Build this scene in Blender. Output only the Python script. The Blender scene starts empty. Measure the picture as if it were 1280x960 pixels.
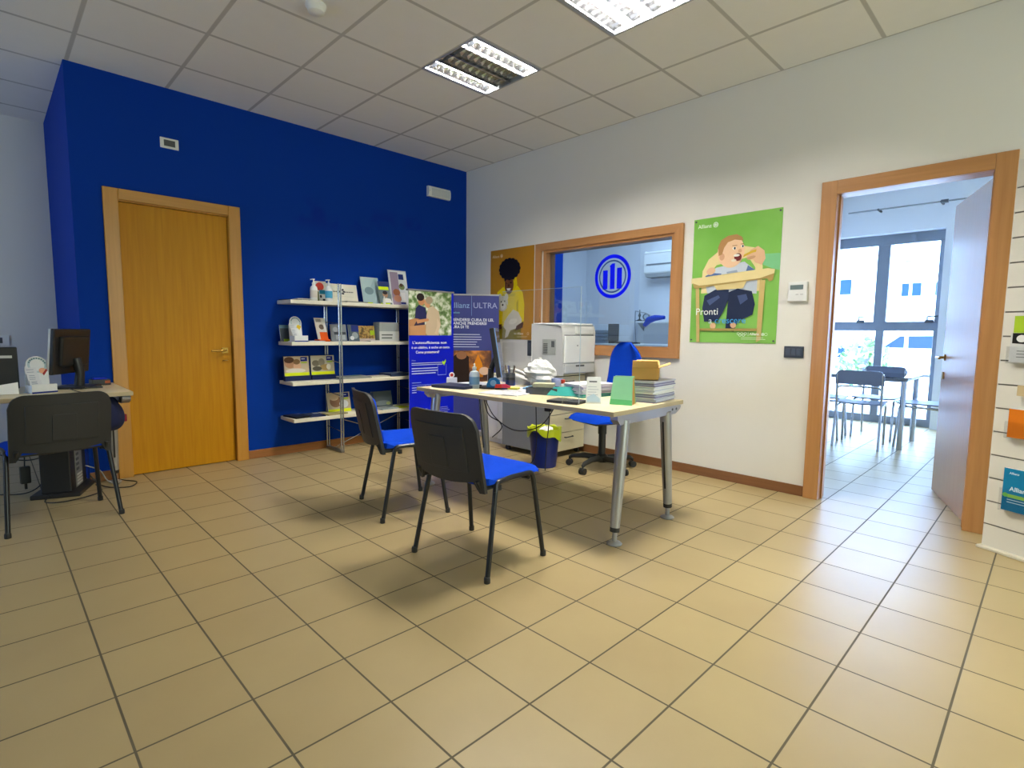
import bpy, math, random
from mathutils import Vector, Matrix
from mathutils.geometry import tessellate_polygon
random.seed(7)
PI = math.pi
scene = bpy.context.scene
COL = scene.collection

# ---------------------------------------------------------------- camera
def cam_setup():
    yaw, pitch, roll, f = 0.7768, 0.0961, 0.0104, 670.17
    fw = Vector((math.sin(yaw)*math.cos(pitch), math.cos(yaw)*math.cos(pitch), -math.sin(pitch)))
    r0 = Vector((math.cos(yaw), -math.sin(yaw), 0)); u0 = r0.cross(fw)
    r = math.cos(roll)*r0 + math.sin(roll)*u0
    u = -math.sin(roll)*r0 + math.cos(roll)*u0
    c = bpy.data.cameras.new('camera'); o = bpy.data.objects.new('camera', c); COL.objects.link(o)
    m = Matrix(((r.x, u.x, -fw.x, -4.1217), (r.y, u.y, -fw.y, -4.9849), (r.z, u.z, -fw.z, 1.1491), (0, 0, 0, 1)))
    o.matrix_world = m
    c.sensor_fit = 'HORIZONTAL'; c.sensor_width = 36.0; c.lens = f/1280*36.0
    c.clip_start = 0.05; c.clip_end = 300
    scene.camera = o
cam_setup()
scene.view_settings.view_transform = 'Standard'
scene.view_settings.look = 'None'
scene.view_settings.gamma = 1.0
scene.view_settings.use_curve_mapping = False
scene.view_settings.exposure = 0.08
try:
    scene.cycles.use_denoising = True
    scene.cycles.max_bounces = 10
    scene.cycles.diffuse_bounces = 6
    scene.cycles.transparent_max_bounces = 12
    scene.cycles.sample_clamp_indirect = 6.0
    scene.cycles.caustics_reflective = False
    scene.cycles.caustics_refractive = False
except Exception:
    pass

# ---------------------------------------------------------------- world and lights
W_STRENGTH = 29.0
LAMP_TUBE = 430.0
def world_setup():
    w = bpy.data.worlds.new('sky'); scene.world = w; w.use_nodes = True
    nt = w.node_tree; bg = nt.nodes['Background']
    tc = nt.nodes.new('ShaderNodeTexCoord'); sp = nt.nodes.new('ShaderNodeSeparateXYZ')
    cr = nt.nodes.new('ShaderNodeValToRGB')
    cr.color_ramp.elements[0].position = 0.0; cr.color_ramp.elements[0].color = (0.38, 0.60, 1.0, 1)
    cr.color_ramp.elements[1].position = 0.7; cr.color_ramp.elements[1].color = (0.36, 0.58, 1.0, 1)
    nt.links.new(tc.outputs['Generated'], sp.inputs[0]); nt.links.new(sp.outputs['Z'], cr.inputs[0])
    nt.links.new(cr.outputs[0], bg.inputs['Color']); bg.inputs['Strength'].default_value = W_STRENGTH
world_setup()
def area(name, loc, rot, sx, sy, power, col, portal=False):
    l = bpy.data.lights.new(name, 'AREA'); l.shape = 'RECTANGLE'; l.size = sx; l.size_y = sy
    l.energy = power; l.color = col
    if portal: l.cycles.is_portal = True
    o = bpy.data.objects.new(name, l); COL.objects.link(o); o.location = loc; o.rotation_euler = rot
    return o
def sun():
    l = bpy.data.lights.new('sun', 'SUN'); l.energy = 3.5; l.color = (1.0, 0.95, 0.88); l.angle = 0.02
    o = bpy.data.objects.new('sun', l); COL.objects.link(o)
    o.rotation_euler = Vector((0.42, -0.25, -0.87)).to_track_quat('-Z', 'Y').to_euler()
sun()
# sky portals in the window openings (they only guide the sampling of the sky)
area('portal_facade', (4.5, -4.65, 1.25), (0, PI/2, 0), 2.5, 3.6, 1, (1, 1, 1), True)
area('portal_side', (-7.85, -0.9, 1.35), (0, -PI/2, 0), 0.8, 1.3, 1, (1, 1, 1), True)
area('portal_fill_window', (-2.0, -8.25, 1.52), (PI/2, 0, 0), 3.2, 2.45, 1, (1, 1, 1), True)
# unseen area lights added as fill, at ceiling height in office and main room
WARM = (1.0, 0.95, 0.80)
area('office_fill', (1.9, -1.2, 2.98), (0, 0, 0), 1.2, 1.2, 46, (0.60, 0.80, 1.0))
area('rear_fill', (-1.2, -7.0, 2.97), (0, 0, 0), 0.6, 1.2, 10, WARM)
area('entrance_fill', (-2.6, -5.6, 2.97), (0, 0, 0), 0.6, 0.6, 16, WARM)

# ---------------------------------------------------------------- materials
def s2l(c):
    return c/12.92 if c <= 0.04045 else ((c+0.055)/1.055)**2.4
def hexc(h):
    h = h.lstrip('#'); return tuple(s2l(int(h[i:i+2], 16)/255) for i in (0, 2, 4))
MATS = {}
def mat(name, hx, rough=0.6, metal=0.0, var=0.06, scale=12.0, bump=0.0, bscale=200.0, emit=0.0, spec=0.5, sheen=0.0):
    if name in MATS: return MATS[name]
    m = bpy.data.materials.new(name); m.use_nodes = True; nt = m.node_tree
    b = nt.nodes['Principled BSDF']; c = hexc(hx)
    tc = nt.nodes.new('ShaderNodeTexCoord')
    nz = nt.nodes.new('ShaderNodeTexNoise'); nz.inputs['Scale'].default_value = scale; nz.inputs['Detail'].default_value = 3
    nt.links.new(tc.outputs['Object'], nz.inputs['Vector'])
    mx = nt.nodes.new('ShaderNodeMix'); mx.data_type = 'RGBA'
    mx.inputs['A'].default_value = (*[x*(1-var) for x in c], 1); mx.inputs['B'].default_value = (*[min(1, x*(1+var)) for x in c], 1)
    nt.links.new(nz.outputs['Fac'], mx.inputs['Factor']); nt.links.new(mx.outputs['Result'], b.inputs['Base Color'])
    b.inputs['Roughness'].default_value = rough; b.inputs['Metallic'].default_value = metal
    b.inputs['Specular IOR Level'].default_value = spec
    if sheen: b.inputs['Sheen Weight'].default_value = sheen
    if bump:
        n2 = nt.nodes.new('ShaderNodeTexNoise'); n2.inputs['Scale'].default_value = bscale
        nt.links.new(tc.outputs['Object'], n2.inputs['Vector'])
        bp = nt.nodes.new('ShaderNodeBump'); bp.inputs['Strength'].default_value = bump; bp.inputs['Distance'].default_value = 0.002
        nt.links.new(n2.outputs['Fac'], bp.inputs['Height']); nt.links.new(bp.outputs['Normal'], b.inputs['Normal'])
    if emit:
        nt.links.new(mx.outputs['Result'], b.inputs['Emission Color']); b.inputs['Emission Strength'].default_value = emit
    MATS[name] = m; return m
def wood(name, ha, hb, axis='Z', rough=0.35, fine=26.0):
    if name in MATS: return MATS[name]
    m = bpy.data.materials.new(name); m.use_nodes = True; nt = m.node_tree; b = nt.nodes['Principled BSDF']
    tc = nt.nodes.new('ShaderNodeTexCoord'); mp = nt.nodes.new('ShaderNodeMapping')
    sc = [fine, fine, fine]; sc['XYZ'.index(axis)] = 1.3; mp.inputs['Scale'].default_value = sc
    nz = nt.nodes.new('ShaderNodeTexNoise'); nz.inputs['Scale'].default_value = 1.6; nz.inputs['Detail'].default_value = 6; nz.inputs['Distortion'].default_value = 0.4
    cr = nt.nodes.new('ShaderNodeValToRGB')
    cr.color_ramp.elements[0].position = 0.3; cr.color_ramp.elements[0].color = (*hexc(ha), 1)
    cr.color_ramp.elements[1].position = 0.7; cr.color_ramp.elements[1].color = (*hexc(hb), 1)
    nt.links.new(tc.outputs['Object'], mp.inputs[0]); nt.links.new(mp.outputs[0], nz.inputs['Vector'])
    nt.links.new(nz.outputs['Fac'], cr.inputs[0]); nt.links.new(cr.outputs[0], b.inputs['Base Color'])
    b.inputs['Roughness'].default_value = rough
    MATS[name] = m; return m
def glass(name, tint=(1, 1, 1), refl=0.08):
    if name in MATS: return MATS[name]
    m = bpy.data.materials.new(name); m.use_nodes = True; nt = m.node_tree
    nt.nodes.remove(nt.nodes['Principled BSDF']); out = nt.nodes['Material Output']
    t = nt.nodes.new('ShaderNodeBsdfTransparent'); t.inputs[0].default_value = (*tint, 1)
    g = nt.nodes.new('ShaderNodeBsdfGlossy'); g.inputs['Roughness'].default_value = 0.02
    lw = nt.nodes.new('ShaderNodeFresnel'); lw.inputs['IOR'].default_value = 1.45
    mu = nt.nodes.new('ShaderNodeMath'); mu.operation = 'MULTIPLY'; mu.inputs[1].default_value = refl/0.04
    mu.use_clamp = True
    mix = nt.nodes.new('ShaderNodeMixShader')
    nt.links.new(lw.outputs[0], mu.inputs[0]); nt.links.new(mu.outputs[0], mix.inputs[0])
    nt.links.new(t.outputs[0], mix.inputs[1]); nt.links.new(g.outputs[0], mix.inputs[2]); nt.links.new(mix.outputs[0], out.inputs[0])
    MATS[name] = m; return m
def math_node(nt, op, a, bv=None):
    n = nt.nodes.new('ShaderNodeMath'); n.operation = op
    for i, v in enumerate((a, bv)):
        if v is None: continue
        if isinstance(v, (int, float)): n.inputs[i].default_value = v
        else: nt.links.new(v, n.inputs[i])
    return n.outputs[0]
def grid_mat(name, tile, ox, oy, g, tile_a, tile_b, grout, rough, per_tile, speck, bump, tile_noise=3.0, blotch=0.0):
    m = bpy.data.materials.new(name); m.use_nodes = True; nt = m.node_tree; b = nt.nodes['Principled BSDF']
    tc = nt.nodes.new('ShaderNodeTexCoord'); sp = nt.nodes.new('ShaderNodeSeparateXYZ'); nt.links.new(tc.outputs['Object'], sp.inputs[0])
    fs, ids = [], []
    for k, o in (('X', ox), ('Y', oy)):
        q = math_node(nt, 'DIVIDE', math_node(nt, 'SUBTRACT', sp.outputs[k], o), tile)
        fr = math_node(nt, 'FRACT', q); ids.append(math_node(nt, 'FLOOR', q))
        d = math_node(nt, 'MINIMUM', fr, math_node(nt, 'SUBTRACT', 1.0, fr))
        fs.append(d)
    d = math_node(nt, 'MINIMUM', fs[0], fs[1])
    mr = nt.nodes.new('ShaderNodeMapRange'); mr.inputs['From Min'].default_value = g*0.8/tile; mr.inputs['From Max'].default_value = g*1.2/tile
    nt.links.new(d, mr.inputs['Value'])
    cx = nt.nodes.new('ShaderNodeCombineXYZ'); nt.links.new(ids[0], cx.inputs[0]); nt.links.new(ids[1], cx.inputs[1])
    wn = nt.nodes.new('ShaderNodeTexWhiteNoise'); wn.noise_dimensions = '2D'; nt.links.new(cx.outputs[0], wn.inputs['Vector'])
    nz = nt.nodes.new('ShaderNodeTexNoise'); nz.inputs['Scale'].default_value = tile_noise; nz.inputs['Detail'].default_value = 4
    nt.links.new(tc.outputs['Object'], nz.inputs['Vector'])
    f1 = math_node(nt, 'ADD', math_node(nt, 'MULTIPLY', wn.outputs['Value'], per_tile), math_node(nt, 'MULTIPLY', nz.outputs['Fac'], 1-per_tile))
    if speck:
        n3 = nt.nodes.new('ShaderNodeTexNoise'); n3.inputs['Scale'].default_value = 160; nt.links.new(tc.outputs['Object'], n3.inputs['Vector'])
        f1 = math_node(nt, 'ADD', f1, math_node(nt, 'MULTIPLY', math_node(nt, 'SUBTRACT', n3.outputs['Fac'], 0.5), speck))
    mx = nt.nodes.new('ShaderNodeMix'); mx.data_type = 'RGBA'
    mx.inputs['A'].default_value = (*hexc(tile_a), 1); mx.inputs['B'].default_value = (*hexc(tile_b), 1); nt.links.new(f1, mx.inputs['Factor'])
    m2 = nt.nodes.new('ShaderNodeMix'); m2.data_type = 'RGBA'; m2.inputs['A'].default_value = (*hexc(grout), 1)
    nt.links.new(mx.outputs['Result'], m2.inputs['B']); nt.links.new(mr.outputs[0], m2.inputs['Factor'])
    nt.links.new(m2.outputs['Result'], b.inputs['Base Color']); b.inputs['Specular IOR Level'].default_value = 0.5
    r = math_node(nt, 'SUBTRACT', 0.85, math_node(nt, 'MULTIPLY', mr.outputs[0], 0.85-rough)); nt.links.new(r, b.inputs['Roughness'])
    if bump:
        bp = nt.nodes.new('ShaderNodeBump'); bp.inputs['Strength'].default_value = bump; bp.inputs['Distance'].default_value = 0.003
        nt.links.new(mr.outputs[0], bp.inputs['Height']); nt.links.new(bp.outputs['Normal'], b.inputs['Normal'])
    MATS[name] = m; return m
def blotch_mat(name, stops, scale=14.0, rough=0.5):
    if name in MATS: return MATS[name]
    m = bpy.data.materials.new(name); m.use_nodes = True; nt = m.node_tree; b = nt.nodes['Principled BSDF']
    tc = nt.nodes.new('ShaderNodeTexCoord'); nz = nt.nodes.new('ShaderNodeTexNoise'); nz.inputs['Scale'].default_value = scale; nz.inputs['Detail'].default_value = 4
    cr = nt.nodes.new('ShaderNodeValToRGB'); cr.color_ramp.interpolation = 'LINEAR'
    while len(cr.color_ramp.elements) < len(stops): cr.color_ramp.elements.new(0.5)
    for e, (p, h) in zip(cr.color_ramp.elements, stops): e.position = p; e.color = (*hexc(h), 1)
    nt.links.new(tc.outputs['Object'], nz.inputs['Vector']); nt.links.new(nz.outputs['Fac'], cr.inputs[0]); nt.links.new(cr.outputs[0], b.inputs['Base Color'])
    b.inputs['Roughness'].default_value = rough
    MATS[name] = m; return m

M_FLOOR = grid_mat('floor_tiles', 0.3052, -2.9792, -3.0, 0.0033, '#a48f66', '#b4a174', '#5a523e', 0.38, 0.35, 0.0, 0.25)
M_CEIL = grid_mat('ceiling_tiles', 0.6, -0.6002, -0.4765, 0.012, '#ece9e2', '#f2efe8', '#c0bcb4', 0.9, 0.3, 0.5, -0.5, 8.0)
M_WHITE_WALL = mat('white_paint', '#e6e3da', 0.75, var=0.02, scale=2, bump=0.05, bscale=90)
M_FAR_WALL = mat('cool_white_paint', '#e2e4e8', 0.75, var=0.02, scale=2)
M_BLUE_FACE = mat('blue_paint', '#00369a', 0.75, spec=0.12, var=0.03, scale=3, bump=0.05, bscale=90)
M_WOOD = wood('orange_wood_frame', '#b17c48', '#be8a56', 'Z')
M_WOODY = wood('orange_wood_frame_y', '#b17c48', '#be8a56', 'Y')
M_WOODX = wood('orange_wood_frame_x', '#a8712f', '#b98040', 'X')
M_DOOR = wood('honey_door_veneer', '#b97c08', '#c78d10', 'Z', 0.45)
M_DOOR.node_tree.nodes['Principled BSDF'].inputs['Specular IOR Level'].default_value = 0.2
M_LEAF2 = wood('red_brown_door_veneer', '#a4795e', '#a87d62', 'Z', 0.25)
M_LEAF2.node_tree.nodes['Principled BSDF'].inputs['Coat Weight'].default_value = 0.5
M_LEAF2.node_tree.nodes['Principled BSDF'].inputs['Coat Roughness'].default_value = 0.22
M_SKIRT = wood('skirting_wood', '#7a5030', '#885c38', 'Y', 0.4)
M_BLACK = mat('black_plastic', '#222222', 0.45, var=0.1)
M_SHELL = mat('charcoal_plastic_shell', '#2a2a2a', 0.5, var=0.08, bump=0.15, bscale=300)
M_TUBE = mat('black_painted_tube', '#17181a', 0.3, var=0.05)
M_BLUE = mat('blue_upholstery', '#0642c6', 0.9, var=0.08, scale=60, spec=0.15, bump=0.2, bscale=500)
M_NAVYBIN = mat('navy_plastic', '#10246e', 0.35)
M_SILVER = mat('silver_painted_metal', '#a9aaac', 0.35, metal=0.6, var=0.03)
M_CHROME = mat('chromed_tube', '#b8bcc2', 0.2, metal=0.95, var=0.03)
M_STEEL = mat('brushed_steel', '#8d8f90', 0.3, metal=0.9)
M_TOP = wood('pale_maple_laminate', '#d9c9a0', '#e4d6b0', 'Y', 0.4, 14)
M_EDGE = mat('beige_edge_band', '#b8a884', 0.5)
M_SHELF = mat('cream_shelf_laminate', '#dcd8c8', 0.45, var=0.03)
M_WHITE = mat('white_plastic', '#e8e8e4', 0.4, var=0.03)
M_PAPER = mat('white_paper', '#eeeeea', 0.8, var=0.03)
M_CREAM = mat('cream_laminate', '#d8cfae', 0.45, var=0.03)
M_GREY = mat('grey_laminate', '#74787e', 0.5, var=0.04)
M_LGREY = mat('pale_grey_plastic', '#c9c9c6', 0.45, var=0.03)
M_DGREY = mat('dark_grey_plastic', '#4a4d50', 0.5)
M_BRASS = mat('brass', '#b08a3e', 0.3, metal=0.9)
M_CLEAR = glass('clear_acrylic', (0.98, 0.985, 0.99), 0.008)
M_PANE = glass('window_pane', (0.88, 0.94, 1.0), 0.06)
M_LOGO = mat('logo_blue_film', '#0614ff', 0.6, spec=0.1, var=0.02)
M_LOGO2 = mat('logo_grey_film', '#2c4f8c', 0.5, var=0.02)
def wall_marks(m):
    nt = m.node_tree; b = nt.nodes['Principled BSDF']; src = b.inputs['Base Color'].links[0].from_socket
    tc = nt.nodes.new('ShaderNodeTexCoord'); sp = nt.nodes.new('ShaderNodeSeparateXYZ'); nt.links.new(tc.outputs['Object'], sp.inputs[0])
    def band(v, c, w, soft):
        d = math_node(nt, 'ABSOLUTE', math_node(nt, 'SUBTRACT', v, c)); mr = nt.nodes.new('ShaderNodeMapRange')
        mr.inputs['From Min'].default_value = w; mr.inputs['From Max'].default_value = w-soft; nt.links.new(d, mr.inputs['Value']); return mr.outputs[0]
    box = math_node(nt, 'MULTIPLY', band(sp.outputs['X'], -1.33, 0.76, 0.12), band(sp.outputs['Z'], 2.24, 0.17, 0.12))
    nz = nt.nodes.new('ShaderNodeTexNoise'); nz.inputs['Scale'].default_value = 3.6; nz.inputs['Detail'].default_value = 2; nt.links.new(tc.outputs['Object'], nz.inputs['Vector'])
    th = nt.nodes.new('ShaderNodeMapRange'); th.inputs['From Min'].default_value = 0.48; th.inputs['From Max'].default_value = 0.62; nt.links.new(nz.outputs['Fac'], th.inputs['Value'])
    f = math_node(nt, 'MULTIPLY', math_node(nt, 'MULTIPLY', box, th.outputs[0]), 0.5)
    mx = nt.nodes.new('ShaderNodeMix'); mx.data_type = 'RGBA'; nt.links.new(f, mx.inputs['Factor']); nt.links.new(src, mx.inputs['A'])
    mx.inputs['B'].default_value = (*hexc('#081f8e'), 1); nt.links.new(mx.outputs['Result'], b.inputs['Base Color'])
wall_marks(M_BLUE_FACE)
def flat(hx, rough=0.45): return mat('print_' + hx.strip('#'), hx, rough, var=0.03, scale=30, spec=0.2)

# ---------------------------------------------------------------- mesh builder
TXT = {}
def text_mesh(s, bold=False):
    key = (s, bold)
    if key in TXT: return TXT[key]
    cu = bpy.data.curves.new('lettering', 'FONT'); cu.body = s; cu.size = 1.0; cu.resolution_u = 3
    if bold: cu.offset = 0.018
    o = bpy.data.objects.new('lettering', cu); COL.objects.link(o)
    dg = bpy.context.evaluated_depsgraph_get(); dg.update()
    me = bpy.data.meshes.new_from_object(o.evaluated_get(dg))
    vs = [tuple(v.co) for v in me.vertices]; fs = [tuple(p.vertices) for p in me.polygons]
    bpy.data.objects.remove(o); bpy.data.curves.remove(cu); bpy.data.meshes.remove(me)
    TXT[key] = (vs, fs); return TXT[key]

class MB:
    def __init__(self, m=None):
        self.v = []; self.f = []; self.mi = []; self.mats = []; self.cur = 0; self.sm = []
        self.smooth = False
        if m: self.use(m)
    def use(self, m):
        if m not in self.mats: self.mats.append(m)
        self.cur = self.mats.index(m); return self
    def face(self, idx): self.f.append(tuple(idx)); self.mi.append(self.cur); self.sm.append(self.smooth)
    def add(self, vs): b = len(self.v); self.v.extend([tuple(p) for p in vs]); return b
    def box(self, c, s, rz=0.0, rx=0.0, ry=0.0):
        R = Matrix.Rotation(rz, 3, 'Z') @ Matrix.Rotation(ry, 3, 'Y') @ Matrix.Rotation(rx, 3, 'X'); c = Vector(c)
        b = self.add([c + R @ Vector((x*s[0]/2, y*s[1]/2, z*s[2]/2)) for x in (-1, 1) for y in (-1, 1) for z in (-1, 1)])
        for q in ((0, 1, 3, 2), (4, 6, 7, 5), (0, 4, 5, 1), (2, 3, 7, 6), (0, 2, 6, 4), (1, 5, 7, 3)): self.face([b+i for i in q])
        return self
    def bx(self, x0, x1, y0, y1, z0, z1): return self.box(((x0+x1)/2, (y0+y1)/2, (z0+z1)/2), (abs(x1-x0), abs(y1-y0), abs(z1-z0)))
    def tube(self, pts, r, n=10, cap=True):
        pts = [Vector(p) for p in pts]; rs = r if isinstance(r, (list, tuple)) else [r]*len(pts)
        sm = self.smooth; self.smooth = True
        t0 = (pts[1]-pts[0]).normalized(); a = Vector((0, 0, 1)) if abs(t0.z) < 0.9 else Vector((1, 0, 0))
        nrm = (a - t0*a.dot(t0)).normalized(); rings = []
        for i, p in enumerate(pts):
            t = (pts[min(i+1, len(pts)-1)]-pts[max(i-1, 0)]).normalized()
            nrm = (nrm - t*nrm.dot(t)).normalized(); bn = t.cross(nrm)
            rings.append(self.add([p + rs[i]*(math.cos(2*PI*k/n)*nrm + math.sin(2*PI*k/n)*bn) for k in range(n)]))
        for i in range(len(pts)-1):
            for k in range(n): self.face((rings[i]+k, rings[i]+(k+1) % n, rings[i+1]+(k+1) % n, rings[i+1]+k))
        self.smooth = False
        if cap: self.face([rings[0]+k for k in reversed(range(n))]); self.face([rings[-1]+k for k in range(n)])
        self.smooth = sm; return self
    def lathe(self, prof, c=(0, 0, 0), n=24, sx=1.0, sy=1.0):
        c = Vector(c); sm = self.smooth; self.smooth = True; rings = []
        for r, z in prof: rings.append(self.add([c + Vector((r*sx*math.cos(2*PI*k/n), r*sy*math.sin(2*PI*k/n), z)) for k in range(n)]))
        for i in range(len(prof)-1):
            for k in range(n): self.face((rings[i]+k, rings[i]+(k+1) % n, rings[i+1]+(k+1) % n, rings[i+1]+k))
        self.smooth = False
        if prof[0][0] > 1e-6: self.face([rings[0]+k for k in reversed(range(n))])
        if prof[-1][0] > 1e-6: self.face([rings[-1]+k for k in range(n)])
        self.smooth = sm; return self
    def prism(self, poly, O, U, V, depth):
        O, U, V = Vector(O), Vector(U), Vector(V); N = U.cross(V).normalized()*depth; n = len(poly)
        b = self.add([O + U*p[0] + V*p[1] for p in poly]); t = self.add([O + U*p[0] + V*p[1] + N for p in poly])
        tri = tessellate_polygon([[Vector((p[0], p[1], 0)) for p in poly]])
        for a in tri: self.face([b+i for i in a]); self.face([t+i for i in reversed(a)])
        for i in range(n): j = (i+1) % n; self.face((b+i, b+j, t+j, t+i))
        return self
    def sheet(self, n, m, f):
        sm = self.smooth; self.smooth = True
        A = [[self.add([f(i/n, j/m, 0)]) for j in range(m+1)] for i in range(n+1)]
        B = [[self.add([f(i/n, j/m, 1)]) for j in range(m+1)] for i in range(n+1)]
        for i in range(n):
            for j in range(m):
                self.face((A[i][j], A[i+1][j], A[i+1][j+1], A[i][j+1])); self.face((B[i][j], B[i][j+1], B[i+1][j+1], B[i+1][j]))
        ed = [(i, 0) for i in range(n)] + [(n, j) for j in range(m)] + [(i, m) for i in range(n, 0, -1)] + [(0, j) for j in range(m, 0, -1)]
        for k in range(len(ed)):
            (i, j), (p, q) = ed[k], ed[(k+1) % len(ed)]
            self.face((A[p][q], A[i][j], B[i][j], B[p][q]))
        self.smooth = sm; return self
    def done(self, name, parent=None, loc=(0, 0, 0), rz=0.0, bev=0.0, seg=2):
        me = bpy.data.meshes.new(name); me.from_pydata(self.v, [], self.f)
        for m in self.mats: me.materials.append(m)
        me.polygons.foreach_set('material_index', self.mi); me.polygons.foreach_set('use_smooth', self.sm)
        me.update()
        o = bpy.data.objects.new(name, me); COL.objects.link(o)
        if any(self.sm): me.set_sharp_from_angle(angle=math.radians(38))
        if parent: o.parent = parent
        o.location = loc; o.rotation_euler = (0, 0, rz)
        if bev:
            md = o.modifiers.new('bevel', 'BEVEL'); md.width = bev; md.segments = seg; md.limit_method = 'ANGLE'; md.angle_limit = math.radians(40)
        return o

class Art:
    """flat printed artwork laid on a face: O = lower left corner, U right, V up"""
    def __init__(self, mb, O, U, V, w, h, step=0.00025):
        self.mb = mb; self.O = Vector(O); self.U = Vector(U).normalized(); self.V = Vector(V).normalized(); self.N = self.U.cross(self.V)
        self.w = w; self.h = h; self.k = 1; self.step = step
    def P(self, p): return self.O + self.U*p[0]*self.w + self.V*(1-p[1])*self.h + self.N*self.k*self.step
    def poly(self, pts, hx):
        self.mb.use(hx if not isinstance(hx, str) else flat(hx)); b = self.mb.add([self.P(p) for p in pts])
        for t in tessellate_polygon([[Vector((p[0], -p[1], 0)) for p in pts]]):
            a, c, d = (pts[i] for i in t)
            s = (c[0]-a[0])*(-(d[1]-a[1])) + (c[1]-a[1])*(d[0]-a[0])
            self.mb.face([b+i for i in (t if s > 0 else tuple(reversed(t)))])
        self.k += 1
    def rect(self, x0, y0, x1, y1, hx): self.poly([(x0, y1), (x1, y1), (x1, y0), (x0, y0)], hx)
    def ell(self, cx, cy, rx, ry, hx, a=0.0, n=24):
        # radii as fractions of width / height
        pts = []
        for k in range(n):
            t = 2*PI*k/n; x = rx*self.w*math.cos(t); y = ry*self.h*math.sin(t)
            pts.append((cx + (x*math.cos(a)-y*math.sin(a))/self.w, cy - (x*math.sin(a)+y*math.cos(a))/self.h))
        self.poly(pts, hx)
    def ring(self, cx, cy, r, t, hx, n=20, sy=1.0):
        self.mb.use(flat(hx) if isinstance(hx, str) else hx); P = []
        for k in range(n):
            c, s = math.cos(2*PI*k/n), math.sin(2*PI*k/n)
            P += [self.P((cx+r*c/self.w, cy-r*s*sy/self.h)), self.P((cx+(r-t)*c/self.w, cy-(r-t)*s*sy/self.h))]
        b = self.mb.add(P)
        for k in range(n):
            j = (k+1) % n; self.mb.face((b+2*k, b+2*j, b+2*j+1, b+2*k+1))
        self.k += 1
    def text(self, s, x, y, size, hx, bold=False, fit=None):
        """x, y: fraction position of the baseline start; size in metres (cap height about 0.7 size)"""
        vs, fs = text_mesh(s, bold); self.mb.use(flat(hx) if isinstance(hx, str) else hx)
        sx = size
        if fit: sx = fit*self.w/max(1e-6, max(v[0] for v in vs))
        O = self.P((x, y)); b = self.mb.add([O + self.U*v[0]*sx + self.V*v[1]*size for v in vs])
        for f in fs: self.mb.face([b+i for i in f])
        self.k += 1
    def lines(self, x, y, w, n, dy, hx, t=0.004, seed=1):
        rr = random.Random(seed)
        for i in range(n):
            ww = w*(0.75+0.25*rr.random()); self.rect(x, y+i*dy, x+ww, y+i*dy+t/self.h, hx)

def fillet(pts, r, n=5):
    pts = [Vector(p) for p in pts]; out = [pts[0]]
    for i in range(1, len(pts)-1):
        a, b, c = pts[i-1], pts[i], pts[i+1]; d1 = (a-b); d2 = (c-b); q = min(r, d1.length*0.49, d2.length*0.49)
        p1 = b + d1.normalized()*q; p2 = b + d2.normalized()*q
        for k in range(n+1):
            t = k/n; out.append(p1*(1-t)**2 + b*2*t*(1-t) + p2*t*t)
    out.append(pts[-1]); return out
def smooth_path(pts, n=6):
    P = [Vector(p) for p in pts]; P = [P[0]] + P + [P[-1]]; out = []
    for i in range(1, len(P)-2):
        a, b, c, d = P[i-1:i+3]
        for k in range(n):
            t = k/n; out.append(0.5*((2*b)+(c-a)*t+(2*a-5*b+4*c-d)*t*t+(3*b-a-3*c+d)*t**3))
    out.append(P[-2]); return out
def tag(o, label, cat, group=None):
    o['label'] = label; o['category'] = cat
    if group: o['group'] = group
    return o
def thing(name, label, cat, loc=(0, 0, 0), rz=0.0, group=None):
    o = bpy.data.objects.new(name, None); COL.objects.link(o); o.empty_display_size = 0.05
    o.location = loc; o.rotation_euler = (0, 0, rz)
    return tag(o, label, cat, group)
def struct(o): o['kind'] = 'structure'; return o
def dup(root, loc, rz, label, group=None):
    r = root.copy(); COL.objects.link(r); r.location = loc; r.rotation_euler = (0, 0, rz); r['label'] = label
    if group: r['group'] = group
    for ch in list(root.children):
        c = ch.copy(); COL.objects.link(c); c.parent = r
        for g in list(ch.children):
            d = g.copy(); COL.objects.link(d); d.parent = c
    return r

# ================================================================ SETTING
XL, YB, H = -7.8, -8.2, 3.0
struct(MB(M_FLOOR).bx(XL, 4.5, YB, 1.8, -0.12, 0).done('floor'))
# ceiling, in 0.6 m cells, with openings for the two luminaires
LAMPS = [(-1.8002, -2.2765), (-1.8002, -3.4765)]
cb = MB(M_CEIL)
for i in range(-13, 9):
    for j in range(-13, 5):
        x0 = -0.6002 + 0.6*i; y0 = -0.4765 + 0.6*j
        if any(abs(x0-a) < 0.01 and abs(y0-b) < 0.01 for a, b in LAMPS): continue
        b = cb.add([(x0, y0, H), (x0, y0+0.6, H), (x0+0.6, y0+0.6, H), (x0+0.6, y0, H)]); cb.face((b, b+1, b+2, b+3))
struct(cb.done('ceiling'))
struct(MB(M_WHITE_WALL).bx(XL-0.3, 4.7, YB-0.3, 2.2, H+0.13, H+0.25).done('ceiling_slab'))
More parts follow.
